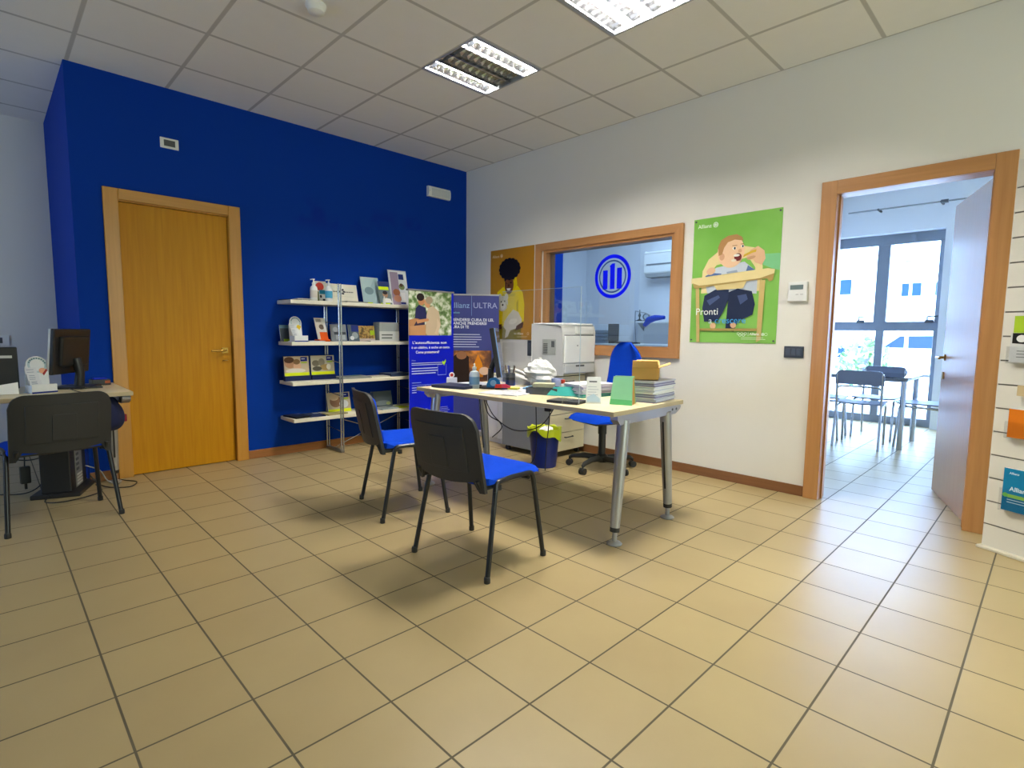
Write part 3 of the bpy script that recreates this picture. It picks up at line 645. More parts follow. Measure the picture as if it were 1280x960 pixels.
# ================================================================ ROLL-UP BANNERS
FOL = blotch_mat('printed_foliage', [(0.30, '#2f4a22'), (0.45, '#6a8a4a'), (0.56, '#c8d0b8'), (0.7, '#f0f0ea')], 16.0)
def couple(a):
    W = '#0a1cc8'
    a.rect(0, 0, 1, 1, W); ph = 0.30
    a.rect(0, 0, 0.95, ph, FOL)
    def q(pts, c): a.poly([(x, y*ph) for x, y in pts], c)
    def e(x, y, rx, ry, c, an=0): a.ell(x, y*ph, rx, ry*ph, c, an)
    q([(0.0, 1), (0.0, 0.66), (0.16, 0.62), (0.30, 0.64), (0.38, 1)], '#b98458')
    q([(0.13, 0.62), (0.15, 0.40), (0.22, 0.32), (0.36, 0.38), (0.40, 0.60), (0.36, 0.66)], '#2a2c58')
    q([(0.18, 0.66), (0.33, 0.60), (0.36, 0.95), (0.22, 1), (0.05, 1), (0.10, 0.8)], '#3a3048')
    q([(0.36, 0.95), (0.38, 0.55), (0.42, 0.38), (0.52, 0.33), (0.66, 0.46), (0.70, 0.75), (0.64, 0.80), (0.66, 1), (0.40, 1)], '#cdb79a')
    q([(0.62, 0.60), (0.70, 0.76), (0.62, 0.98), (0.56, 0.96), (0.62, 0.78)], '#d9c3a6')
    e(0.27, 0.23, 0.07, 0.105, '#c4875e'); e(0.25, 0.15, 0.082, 0.085, '#241c1c'); e(0.40, 0.28, 0.062, 0.105, '#cf9870', 0.3); e(0.44, 0.21, 0.078, 0.085, '#a8977e', 0.2)
    q([(0.16, 0.66), (0.40, 0.62), (0.40, 0.68), (0.18, 0.74)], '#c98e64'); e(0.40, 0.65, 0.03, 0.03, '#c98e64')
    q([(0.02, 0.80), (0.36, 0.76), (0.36, 1), (0.02, 1)], '#c79468')
    T = '#f2f4fa'
    a.text("L'autosufficienza non", 0.07, 0.357, 0.036, T, True, fit=0.76)
    a.text('è un obbligo, è anche un costo.', 0.05, 0.389, 0.034, T, True, fit=0.86)
    a.text('Come proteggersi?', 0.14, 0.421, 0.036, T, True, fit=0.52)
    a.text('Allianz', 0.05, 0.472, 0.018, '#9fb4f0'); a.lines(0.05, 0.485, 0.75, 2, 0.012, '#cfd8f8', 0.006, 5)
    a.lines(0.05, 0.52, 0.6, 3, 0.017, '#cfd8f8', 0.008, 6)
    a.poly([(0.72, 0.485), (0.745, 0.475), (0.765, 0.487), (0.80, 0.465), (0.815, 0.478), (0.77, 0.51)], '#a8e02a')
    for (x0, y0, x1, y1) in ((0.62, 0.50, 0.625, 0.575), (0.62, 0.572, 0.82, 0.575), (0.815, 0.50, 0.82, 0.575), (0.62, 0.50, 0.72, 0.503)): a.rect(x0, y0, x1, y1, '#a9b8ee')
    a.lines(0.05, 0.617, 0.24, 1, 0.02, '#9fb4f0', 0.005, 7); a.rect(0.05, 0.634, 0.92, 0.637, '#8ea2ea'); a.rect(0.34, 0.637, 0.345, 0.70, '#8ea2ea')
    a.lines(0.05, 0.65, 0.12, 3, 0.016, '#cfd8f8', 0.006, 8); a.lines(0.38, 0.65, 0.5, 2, 0.02, '#cfd8f8', 0.01, 9)
    a.lines(0.06, 0.80, 0.36, 4, 0.012, '#b8c4f2', 0.004, 10); a.lines(0.5, 0.80, 0.40, 4, 0.012, '#b8c4f2', 0.004, 11)
N1 = blotch_mat('navy_banner_print', [(0.3, '#262f78'), (0.7, '#3f4690')], 1.2)
TAN = blotch_mat('printed_figure', [(0.3, '#2a1a14'), (0.5, '#7a4a2a'), (0.62, '#d8872a'), (0.75, '#e8b48a')], 7.0)
def ultra(a):
    a.rect(0, 0, 1, 1, N1)
    a.text('Allianz', 0.03, 0.095, 0.085, '#8fb0dc'); a.text('ULTRA', 0.50, 0.095, 0.085, '#a9b2d8'); a.rect(0.468, 0.0, 0.474, 0.15, '#7fa8e0')
    a.text('salute', 0.12, 0.135, 0.03, '#7fc0d8')
    T = '#eef0fa'
    a.text('PRENDERSI CURA DI LEI,', 0.06, 0.19, 0.042, T, True, fit=0.84); a.text('È ANCHE PRENDERSI', 0.06, 0.216, 0.042, T, True, fit=0.70); a.text('CURA DI TE', 0.06, 0.242, 0.042, T, True, fit=0.36)
    a.lines(0.06, 0.285, 0.66, 6, 0.018, '#c4cae8', 0.008, 12)
    a.rect(0, 0.405, 0.86, 0.66, TAN)
    a.poly([(0.05, 0.66), (0.08, 0.46), (0.26, 0.41), (0.42, 0.45), (0.44, 0.66)], '#2a1c18'); a.ell(0.28, 0.44, 0.10, 0.03, '#9a6a4a')
    a.poly([(0.52, 0.50), (0.60, 0.43), (0.68, 0.50), (0.70, 0.60), (0.54, 0.60)], '#e08a1c'); a.ell(0.72, 0.555, 0.10, 0.03, '#ecc8a8')
def banner(label, loc, rz, w, h, paint):
    t = thing('roll_up_banner', label, 'banner', loc, rz, 'roll-up banners in the corner')
    MB(M_SILVER).bx(0, w, -0.05, 0.05, 0.012, 0.075).done('cassette', t, bev=0.012)
    for xx in (0.08, w-0.08): MB(M_SILVER).box((xx, 0, 0.006), (0.04, 0.24, 0.012)).done('foot', t, bev=0.003)
    MB(M_SILVER).tube([(w/2, 0.03, 0.07), (w/2, 0.03, h-0.01)], 0.008).done('pole', t)
    b = MB(M_PAPER).bx(0.01, w-0.01, -0.004, 0.0, 0.07, h)
    a = Art(b, (0.01, -0.004, 0.07), (1, 0, 0), (0, 0, 1), w-0.02, h-0.07); paint(a); b.done('printed_sheet', t)
    MB(M_SILVER).bx(0.005, w-0.005, -0.012, 0.034, h-0.008, h+0.008).done('top_rail', t, bev=0.003)
banner('bright blue roll-up banner with a photo of a couple embracing', (-1.155, -0.5, 0), 0.0, 0.575, 1.555, couple)
banner('navy roll-up banner standing in the corner behind the blue one', (-0.57, -0.35, 0), math.radians(-38), 0.58, 1.545, ultra)
# ================================================================ VISITOR CHAIRS
def make_visitor_chair(label):
    t = thing('visitor_chair', label, 'chair', (0, 0, 0), 0, 'blue visitor chairs')
    for s in (-1, 1):
        for fx, tx in ((-0.215, -0.135), (0.205, 0.15)):
            b = MB(M_TUBE); b.tube([(fx, 0.262*s, 0.0), (tx, 0.235*s, 0.405)], 0.0125, 10)
            lg_ = b.done('leg', t)
            MB(M_BLACK).lathe([(0.014, 0.0), (0.0155, 0.002), (0.0155, 0.022), (0.013, 0.03)], (fx, 0.262*s, 0), 12).done('foot_cap', lg_)
        b = MB(M_TUBE)
        b.tube(fillet([(-0.135, 0.235*s, 0.405), (-0.125, 0.232*s, 0.448), (-0.02, 0.228*s, 0.452), (0.14, 0.232*s, 0.448), (0.15, 0.235*s, 0.405)], 0.035), 0.0125, 10)
        b.done('side_rail', t)
    for xx in (-0.10, 0.12): MB(M_TUBE).tube([(xx, -0.228, 0.424), (xx, 0.228, 0.424)], 0.010, 8).done('cross_rail', t)
    def seat(u, v, s):
        y = -0.232 + 0.464*u; q = abs(2*u-1); xf = 0.245 - 0.05*max(0, (q-0.72)/0.28)**2; xb = -0.205 + 0.03*max(0, (q-0.75)/0.25)**2
        x = xb + (xf-xb)*v; d = max(abs(2*v-1), q)
        z = 0.478 - 0.022*max(0, (d-0.8)/0.2)**2 - (0.018*max(0, (v-0.75)/0.25)**2) + 0.02*(max(0, (0.2-v)/0.2))**2
        return (x, y, z if s else 0.444)
    MB(M_BLUE).sheet(20, 20, seat).done('seat', t)
    MB(M_SHELL).bx(-0.19, 0.215, -0.215, 0.215, 0.434, 0.445).done('seat_pan', t, bev=0.004)
    # back: shell behind, cushion in front
    def col(u, W, top, r):
        y = W*(u-0.5); q = abs(y); zt = top
        e = q-(W/2-r)
        if e > 0: zt = top - r + math.sqrt(max(0, r*r-e*e))
        return y, zt
    def xcurve(y, z): return -0.232 - 0.20*(z-0.46) + 0.75*y*y + 0.10*max(0, z-0.6)**2
    def shell(u, v, s):
        y, zt = col(u, 0.462, 0.782, 0.075); q = abs(y)/0.231
        zb = 0.470 - 0.026*(1-q*q) if q < 0.80 else 0.460 - 0.052*min(1, (q-0.80)/0.06)
        z = zb + (zt-zb)*v
        return (xcurve(y, z) - (0.018 if s else 0), y, z)
    MB(M_SHELL).sheet(36, 16, shell).done('back_shell', t)
    def rib(u, v, s):
        y = -0.165+0.33*u; z = 0.505+0.215*v
        return (xcurve(y, z) - (0.0235 if s else 0.017), y, z)
    def rib2(u, v, s):
        y = -0.055+0.11*u; z = 0.515+0.15*v
        return (xcurve(y, z) - (0.027 if s else 0.02), y, z)
    MB(M_SHELL).sheet(10, 8, rib).sheet(6, 6, rib2).done('back_relief', t, bev=0.002)
    def cushion(u, v, s):
        y, zt = col(u, 0.43, 0.765, 0.07); zb = 0.485; z = zb + (zt-zb)*v
        d = max(abs(2*u-1), abs(2*v-1)); th = 0.034 - 0.02*max(0, (d-0.75)/0.25)**2
        return (xcurve(y, z) + (th if s else 0.001), y, z)
    MB(M_BLUE).sheet(24, 16, cushion).done('back_cushion', t)
    for s in (-1, 1):
        b = MB(M_BLACK)
        b.tube([(-0.10, 0.205*s, 0.424), (-0.20, 0.205*s, 0.424), (-0.225, 0.205*s, 0.47)], 0.011, 8)
        b.lathe([(0.014, -0.012), (0.014, 0.012)], (-0.09, 0.215*s, 0.415), 10)
        b.done('back_bracket', t)
    return t
ch = make_visitor_chair('blue visitor chair nearest the camera, in front of the desk')
ch.location = (-2.345, -2.946, 0); ch.rotation_euler = (0, 0, math.radians(4.6))
dup(ch, (-2.20, -2.02, 0), math.radians(-15.5), 'blue visitor chair behind the nearest one, close to the brochure shelves')
dup(ch, (-3.862, -0.795, 0), math.radians(97.5), 'visitor chair seen from behind at the left desk')

# ================================================================ DESKS
def make_desk(label, loc, rz, corner=False):
    t = thing('office_desk', label, 'desk', loc, rz, 'pale desks on silver legs')
    L, D = 1.70, 0.78     # along y, along x ; front = -x
    MB(M_TOP).bx(-D/2, D/2, -L/2, L/2, 0.715, 0.742).done('desktop', t, bev=0.003)
    e = MB(M_EDGE)
    e.bx(-D/2-0.0015, -D/2+0.001, -L/2, L/2, 0.717, 0.740).bx(D/2-0.001, D/2+0.0015, -L/2, L/2, 0.717, 0.740)
    e.bx(-D/2, D/2, -L/2-0.0015, -L/2+0.001, 0.717, 0.740).bx(-D/2, D/2, L/2-0.001, L/2+0.0015, 0.717, 0.740).done('edge_band', t)
    for s in (-1, 1):
        y = s*(L/2-0.035)
        b = MB(M_SILVER)
        b.prism([(-0.33, 0.69), (-0.30, 0.662), (0.32, 0.662), (0.375, 0.685), (0.385, 0.70), (0.375, 0.713), (-0.33, 0.713)], (0, y-0.022, 0), (1, 0, 0), (0, 0, 1), -0.044)
        br = b.done('end_bracket', t, bev=0.006)
        for xx in (0.33, 0.28): MB(M_DGREY).tube([(xx, y-0.024, 0.69), (xx, y+0.024, 0.69)], 0.008, 10).done('screw', br)
        for xt, xb in ((-0.235, -0.30), (0.235, 0.30)):
            if corner and s > 0 and xt > 0: continue      # this end stands on one rear leg
            g = MB(M_SILVER); yb = y + s*0.005
            p0 = Vector((xt, y, 0.68)); p1 = Vector((xb, yb, 0.075))
            g.tube([p0, p0.lerp(p1, 0.5), p1], [0.035, 0.032, 0.026], 18)
            lg_ = g.done('leg', t)
            r = MB(M_BLACK); q0 = p0.lerp(p1, 0.965); r.tube([q0, p1 + (p1-q0)*0.15], 0.0265, 18); r.done('leg_ring', lg_)
            f = MB(M_SILVER); f.lathe([(0.040, 0.0), (0.042, 0.006), (0.034, 0.014), (0.014, 0.02), (0.014, 0.08)], (xb, yb, 0), 20); f.done('levelling_foot', lg_)
            sl = MB(M_BLACK); a0, a1 = p0.lerp(p1, 0.10), p0.lerp(p1, 0.80)
            off = Vector((0.0, -s*-0.0, 0)); ax = 1 if xt > 0 else -1
            sl.tube([a0 + Vector((-ax*0.030, 0, 0)), a1 + Vector((-ax*0.0245, 0, 0))], 0.007, 8); sl.done('cable_slot', lg_)
    MB(M_SILVER).bx(-0.02, 0.02, -L/2+0.05, L/2-0.05, 0.675, 0.713).done('beam', t)
    return t
DK = make_desk('pale wood desk with cluttered top in the middle of the room', (-1.452, -2.53, 0), math.radians(1.8))
make_desk('pale wood desk at the left picture edge, against the blue corner', (-4.302, -0.40, 0), math.radians(-90), True)

# ================================================================ SWIVEL CHAIR
t = thing('swivel_chair', 'blue swivel office chair with black five-star base behind the desk', 'chair', (-0.42, -2.32, 0), math.radians(164))
b = MB(M_BLACK); b.lathe([(0.045, 0.06), (0.055, 0.085), (0.05, 0.115), (0.03, 0.13), (0.03, 0.30), (0.036, 0.30), (0.036, 0.41)], (0, 0, 0), 18)
b.done('gas_column', t)
for k in range(5):
    an = math.radians(72*k+20); c, s = math.cos(an), math.sin(an)
    a_ = MB(M_BLACK); a_.tube([(0.03*c, 0.03*s, 0.09), (0.15*c, 0.15*s, 0.10), (0.26*c, 0.26*s, 0.085), (0.285*c, 0.285*s, 0.068)], [0.028, 0.024, 0.018, 0.014], 10)
    ar = a_.done('base_arm', t)
    w = MB(M_BLACK)
    for o in (-0.015, 0.015):
        px, py = 0.285*c - s*o, 0.285*s + c*o
        w.tube([(px+s*0.009, py-c*0.009, 0.027), (px-s*0.009, py+c*0.009, 0.027)], 0.027, 16)
    w.tube([(0.285*c, 0.285*s, 0.03), (0.285*c, 0.285*s, 0.075)], 0.008, 8); w.done('caster', ar)
def sseat(u, v, s):
    an = 2*u-1; bn = 2*v-1
    x = 0.235*bn*math.sqrt(1-0.30*an*an); y = 0.235*an*math.sqrt(1-0.30*bn*bn); d = max(abs(an), abs(bn))
    return (x+0.02, y, 0.475 - 0.03*max(0, (d-0.7)/0.3)**2 - 0.02*max(0, bn)**3 if s else 0.425)
MB(M_BLUE).sheet(18, 18, sseat).done('seat', t)
MB(M_BLACK).box((0.02, 0, 0.415), (0.36, 0.34, 0.025)).box((-0.05, 0, 0.405), (0.22, 0.12, 0.05)).done('seat_pan', t, bev=0.01)
def sback(u, v, s):
    an = 2*u-1; z0, z1 = 0.60, 1.075
    yw = 0.205*(1-0.22*max(0, (v-0.45)/0.55)**2)*math.sqrt(max(0.0, 1-max(0, (v-0.62)/0.38)**2.6*0.93))*(1-0.12*max(0, (0.25-v)/0.25)**2)
    z = z0+(z1-z0)*v; y = yw*an; d = max(abs(an), abs(2*v-1))
    x = -0.235 - 0.05*v + 0.06*an*an + 0.03*math.sin(PI*v)*-1
    return (x + (0.045 - 0.03*max(0, (d-0.75)/0.25)**2 if s else 0), y, z)
MB(M_BLUE).sheet(16, 22, sback).done('backrest', t)
b = MB(M_BLACK); b.tube(fillet([(-0.10, 0, 0.41), (-0.30, 0, 0.41), (-0.31, 0, 0.62), (-0.285, 0, 0.80)], 0.06), 0.022, 10); b.done('back_support', t)

# ================================================================ CABINET, PEDESTAL, PRINTER
t = thing('filing_cabinet', 'grey-sided cabinet with cream drawers under the printer', 'cabinet', (-0.275, -1.50, 0), 0)
MB(M_GREY).bx(-0.255, -0.235, -0.31, 0.30, 0.05, 0.755).bx(0.225, 0.245, -0.31, 0.30, 0.05, 0.755).bx(-0.235, 0.225, 0.28, 0.30, 0.05, 0.755).bx(-0.235, 0.225, -0.30, 0.28, 0.05, 0.07).done('body', t, bev=0.002)
MB(M_CREAM).bx(-0.262, 0.252, -0.325, 0.305, 0.755, 0.778).done('top', t, bev=0.003)
for k in range(4):
    z0 = 0.058 + 0.174*k
    d = MB(M_CREAM).bx(-0.25, 0.24, -0.326, -0.308, z0, z0+0.168).done('drawer', t, bev=0.002)
    MB(M_DGREY).tube(fillet([(-0.05, -0.326, z0+0.125), (-0.05, -0.345, z0+0.125), (0.06, -0.345, z0+0.125), (0.06, -0.326, z0+0.125)], 0.01), 0.005, 8).done('handle', d)
for xx in (-0.21, 0.20):
    for yy in (-0.27, 0.26): MB(M_BLACK).tube([(xx-0.012, yy, 0.025), (xx+0.012, yy, 0.025)], 0.025, 14).done('caster', t)
t = thing('low_cupboard', 'plain white low cupboard against the wall behind the desk', 'cabinet', (-0.19, -0.965, 0), 0)
MB(M_WHITE).bx(-0.17, 0.17, -0.17, 0.165, 0.0, 0.70).done('body', t, bev=0.003)
MB(M_CREAM).bx(-0.18, 0.18, -0.175, 0.17, 0.70, 0.72).done('top', t, bev=0.003)
dr = MB(M_WHITE).bx(-0.186, -0.171, -0.165, -0.004, 0.05, 0.695).done('door', t, bev=0.002)
MB(M_SILVER).box((-0.189, -0.02, 0.5), (0.008, 0.012, 0.09)).done('handle', dr)
dr = MB(M_WHITE).bx(-0.186, -0.171, 0.002, 0.16, 0.05, 0.695).done('door', t, bev=0.002)
MB(M_SILVER).box((-0.189, 0.02, 0.5), (0.008, 0.012, 0.09)).done('handle', dr)

t = thing('laser_printer', 'large pale grey laser printer standing on the filing cabinet', 'printer', (-0.255, -1.73, 0.7795), 0)
def rbox(b, x0, x1, y0, y1, z0, z1): return b.bx(x0, x1, y0, y1, z0, z1)
b = MB(M_LGREY); b.prism([(-0.18, 0.0), (0.19, 0.0), (0.19, 0.44), (-0.13, 0.44), (-0.165, 0.425), (-0.18, 0.38)][::1], (0.235, 0, 0), (0, 1, 0), (0, 0, 1), -0.455)
b.done('body', t, bev=0.012, seg=3)
MB(M_WHITE).bx(-0.215, 0.232, -0.165, 0.185, 0.436, 0.458).done('top_cover', t, bev=0.008)
f = MB(M_WHITE).bx(-0.205, 0.225, -0.198, -0.178, 0.10, 0.345).done('front_panel', t, bev=0.006)
MB(M_DGREY).bx(-0.20, 0.22, -0.183, -0.178, 0.345, 0.352).done('seam', f)
for z0 in (0.01,): 
    q = MB(M_LGREY).bx(-0.205, 0.225, -0.196, -0.178, z0, z0+0.082).done('paper_tray', t, bev=0.004)
    MB(M_DGREY).bx(-0.05, 0.07, -0.199, -0.195, z0+0.055, z0+0.07).done('grip', q)
MB(M_DGREY).bx(-0.04, -0.03, -0.2, -0.197, 0.25, 0.262).done('button', f)
MB(M_WHITE).bx(-0.05, 0.20, -0.197, -0.178, 0.36, 0.43).done('control_panel', t, bev=0.006)
g = MB(mat('pale_vent_grille', '#a3a59f', 0.5)).bx(-0.224, -0.219, -0.10, 0.06, 0.17, 0.31).done('side_panel', t)
sg = MB(M_DGREY); 
for k in range(6): sg.bx(-0.2265, -0.2238, -0.005, 0.045, 0.185+0.016*k, 0.192+0.016*k)
sg.bx(-0.2265, -0.2238, -0.085, -0.05, 0.24, 0.295); sg.done('vent_slots', g)

# waste bin
t = thing('waste_bin', 'dark blue waste bin with yellow-green liner under the desk', 'bin', (-0.72, -1.93, 0), 0)
MB(M_NAVYBIN).lathe([(0.10, 0.0), (0.105, 0.004), (0.132, 0.31), (0.14, 0.315), (0.14, 0.325), (0.131, 0.325), (0.128, 0.30), (0.098, 0.012), (0.0, 0.012)], (0, 0, 0), 32).done('bin_body', t)
def liner(u, v, s):
    a = 2*PI*u; rr = random.Random(int(u*24)); d = 0.05 + 0.035*math.sin(a*2+4.2) + 0.02*math.sin(a*5+1)
    w = 0.006*math.sin(a*9) + 0.003*math.sin(a*17)
    pts = [(0.122, 0.29), (0.128, 0.332), (0.146, 0.338+w), (0.147, 0.325-d*0.4), (0.145, 0.325-d)]
    q = v*4; i = min(3, int(q)); f = q-i; r = pts[i][0]*(1-f)+pts[i+1][0]*f + w*0.6*v; z = pts[i][1]*(1-f)+pts[i+1][1]*f
    r += 0.0012 if s else 0
    return (r*math.cos(a), r*math.sin(a), z)
MB(mat('yellow_green_film', '#b6c41c', 0.35, var=0.08)).sheet(48, 8, liner).done('liner', t)
def crumple(b, c, r, seed, sx=1, sy=1, sz=1, n=10):
    rr = random.Random(seed); off = [[1+0.28*(rr.random()-0.5) for _ in range(n)] for _ in range(n)]
    b.smooth = False
    R = []
    for i in range(n):
        ph = PI*(i+0.5)/n; R.append(b.add([(c[0]+r*sx*off[i][k]*math.sin(ph)*math.cos(2*PI*k/n), c[1]+r*sy*off[i][k]*math.sin(ph)*math.sin(2*PI*k/n), c[2]+r*sz*off[i][k]*math.cos(ph)) for k in range(n)]))
    for i in range(n-1):
        for k in range(n): b.face((R[i]+k, R[i+1]+k, R[i+1]+(k+1) % n, R[i]+(k+1) % n))
    b.face([R[0]+k for k in range(n)]); b.face([R[-1]+k for k in reversed(range(n))])
cp = MB(M_PAPER); crumple(cp, (0, 0, 0), 0.07, 3, 1.0, 1.0, 0.8)
tag(cp.done('crumpled_paper', loc=(-0.715, -1.95, 0.292)), 'crumpled grey-white paper in the top of the blue waste bin', 'paper')

# ================================================================ GONDOLA (slatwall display) at the right edge
GR = math.atan2(-0.898, -0.44)
t = thing('slatwall_display', 'white slatted brochure display panel at the right picture edge', 'display stand', (-0.262, -4.766, 0), GR)
b = MB(mat('white_slatwall', '#e2dfd2', 0.45, var=0.02)); z = 0.012; zs = [0.135+0.1275*k for k in range(15)]
for k, zz in enumerate(zs): b.bx(0, 0.9, 0, 0.018, z, zz-0.004); z = zz+0.004
b.bx(0, 0.9, 0, 0.018, z, 2.06); b.bx(0, 0.9, 0.010, 0.030, 0.012, 2.06)
b.done('panel', t)
sl = MB(mat('slat_groove', '#77746a', 0.6))
for zz in zs: sl.bx(0.001, 0.899, 0.0065, 0.0105, zz-0.004, zz+0.004)
sl.done('groove', t)
MB(mat('cream_plinth', '#dcd6c2', 0.45)).bx(-0.012, 0.912, -0.03, 0.03, 0.0, 0.014).done('base_strip', t, bev=0.003)
MB(M_SILVER).bx(0.4, 0.44, 0.03, 0.20, 0.0, 0.03).bx(0.4, 0.44, 0.03, 0.06, 0.0, 1.6).done('rear_foot', t)
def gloc(x, y, z): 
    v = Matrix.Rotation(GR, 3, 'Z') @ Vector((x, y, 0)); return (-0.262+v.x, -4.766+v.y, z)
def gond_item(name, label, x, z, w, h, paint, holder=True):
    t = thing(name, label, 'brochure', gloc(x, -0.0005, z), GR, 'leaflets on the slatted display')
    if holder:
        c = MB(M_CLEAR); c.bx(0, w+0.02, -0.006, -0.004, 0, h*0.9); c.bx(0, w+0.02, -0.034, -0.032, -0.03, h*0.45); c.bx(0, w+0.02, -0.034, -0.004, -0.03, -0.027)
        c.bx(0, 0.002, -0.034, -0.004, -0.03, h*0.45); c.bx(w+0.018, w+0.02, -0.034, -0.004, -0.03, h*0.45); c.done('acrylic_holder', t)
    p = MB(M_PAPER).bx(0.01, 0.01+w, -0.026, -0.012, -0.025, h); a = Art(p, (0.01, -0.026, -0.025), (1, 0, 0), (0, 0, 1), w, h+0.025); paint(a); p.done('leaflets', t)
def teal(a):
    a.rect(0, 0, 1, 1, '#0f6f9c'); a.poly([(0, 0), (0.35, 0), (0.75, 0.10), (1, 0.22), (1, 0.75), (0, 0.6)], '#1580ad')
    a.text('Allianz', 0.08, 0.13, 0.016, '#eaf4fa', True); a.text('Allianz', 0.10, 0.52, 0.032, '#dff0f8', True); a.text('ULTRA', 0.44, 0.52, 0.030, '#9cd0e6')
    a.ring(0.80, 0.34, 0.035, 0.003, '#3f9cc4', 24); a.rect(0.08, 0.60, 0.95, 0.68, '#8ec456'); a.lines(0.08, 0.72, 0.6, 2, 0.06, '#bfe0ee', 0.004, 21)
    a.ell(0.05, 0.63, 0.04, 0.05, '#6fbf5a')
gond_item('brochure', 'teal and green brochure in a clear holder low on the white display', 0.075, 0.268, 0.30, 0.20, teal)
gond_item('brochure', 'plain orange leaflet in the middle of the white display', 0.070, 0.655, 0.21, 0.125, lambda a: a.rect(0, 0, 1, 1, '#dd7a1c'))
def bw(a):
    a.rect(0, 0, 1, 1, '#d6d8d6'); a.poly([(0.05, 0.02), (0.98, 0.02), (0.98, 0.42), (0.05, 0.36)], '#1c1c1e'); a.ell(0.3, 0.2, 0.14, 0.12, '#e6e6e4'); a.ell(0.65, 0.28, 0.12, 0.1, '#e6e6e4'); a.lines(0.2, 0.6, 0.6, 3, 0.1, '#888a8a', 0.004, 22)
gond_item('brochure', 'black and white leaflet below the lime green one on the display', 0.045, 1.045, 0.16, 0.13, bw)
gond_item('brochure', 'lime green leaflet topmost on the white display', 0.055, 1.19, 0.16, 0.07, lambda a: a.rect(0, 0, 1, 1, '#a8c832'), False)
gond_item('brochure', 'narrow beige leaflet above the orange one on the display', 0.095, 0.875, 0.14, 0.03, lambda a: a.rect(0, 0, 1, 1, '#c8b48a'), False)
# ================================================================ BROCHURE SHELVES
t = thing('shelving_unit', 'cream four-shelf brochure unit on metal posts against the blue wall', 'shelves', (0, 0, 0), 0)
SZ = (1.412, 1.046, 0.692, 0.364)
for z in SZ: MB(M_SHELF).bx(-2.22, -0.53, -0.322, -0.022, z-0.032, z).done('shelf', t, bev=0.003)
for x in (-1.772, -0.972):
    for y, zt in ((-0.04, 1.38), (-0.300, 1.575)):
        for dx in (-0.011, 0.011): MB(M_CHROME).tube([(x+dx, y-0.028 if y < -0.1 else y+0.005, 0.02), (x+dx, y-0.028 if y < -0.1 else y+0.005, zt)], 0.0075, 10).done('post', t)
    MB(M_STEEL).bx(x-0.018, x+0.018, -0.335, -0.02, 0.004, 0.026).done('foot', t, bev=0.003)
    for z in (0.21, 0.55, 0.86, 1.22): MB(M_CHROME).tube([(x, -0.328, z-0.01), (x, -0.035, z+0.01)], 0.0045, 8).done('rung', t)
MB(M_CHROME).tube([(-1.772, -0.17, 0.03), (-0.972, -0.17, 0.325)], 0.004, 8).done('brace', t)
MB(M_CHROME).tube([(-1.772, -0.17, 0.325), (-0.972, -0.17, 0.03)], 0.004, 8).done('brace', t)

def sheet_item(name, label, cat, loc, w, h, paint, lean=12, rz=0.0, th=0.005, group=None, base=None, back=None):
    """a stiff printed leaflet standing up, leaning back; local front = -y"""
    L = math.radians(lean); b = MB(M_PAPER); s, c = math.sin(L), math.cos(L)
    b.prism([(-w/2, 0), (w/2, 0), (w/2, h), (-w/2, h)], (0, 0, 0), (1, 0, 0), (0, s, c), -th)
    a = Art(b, (-w/2, 0, 0), (1, 0, 0), (0, s, c), w, h); paint(a)
    if base is None and back is None:
        return tag(b.done(name, loc=loc, rz=rz), label, cat, group)
    t = thing(name, label, cat, loc, rz, group)
    z0 = 0.0
    if base:
        hx, bh, bd = base
        MB(flat(hx)).bx(-w/2-0.004, w/2+0.004, -0.02, bd, 0, bh).done('base', t, bev=0.002); z0 = bh
    b.done('leaflet', t, loc=(0, 0, z0))
    if back:
        q = MB(flat(back)); q.prism([(-w/2-0.006, 0), (w/2+0.006, 0), (w/2+0.006, h*1.03), (-w/2-0.006, h*1.03)], (0, 0.008, 0), (1, 0, 0), (0, s, c), -0.004); q.done('back_board', t, loc=(0, 0, z0))
    return t
def flat_item(name, label, loc, w, d, hx, th=0.006, rz=0.0, group=None, mark=None):
    b = MB(flat(hx)).bx(-w/2, w/2, -d/2, d/2, 0, th)
    a = Art(b, (-w/2, -d/2, th), (1, 0, 0), (0, 1, 0), w, d)
    a.rect(0.02, 0.02, 0.98, 0.98, hx)
    if mark: a.rect(0.55, 0.1, 0.92, 0.4, mark); a.lines(0.08, 0.2, 0.4, 3, 0.15, mark, 0.004, 5)
    return tag(b.done(name, loc=loc, rz=rz), label, 'leaflet', group)
def photo_cover(ground, spots, band='#d8e61a', badge='#1a2c8c'):
    def p(a):
        a.rect(0, 0, 1, 1, ground)
        for (x, y, rx, ry, c) in spots: a.ell(x, y, rx, ry, c)
        if badge: a.rect(0.66, 0.04, 0.94, 0.26, badge); a.lines(0.70, 0.12, 0.18, 1, 0.1, '#dfe4f4', 0.006, 3)
        if band: a.rect(0, 0.84, 1, 1, band); a.rect(0.68, 0.30, 0.92, 0.36, '#9cc81e')
    return p
GRP = 'leaflets on the brochure shelves'
S1, S2, S3, S4 = SZ
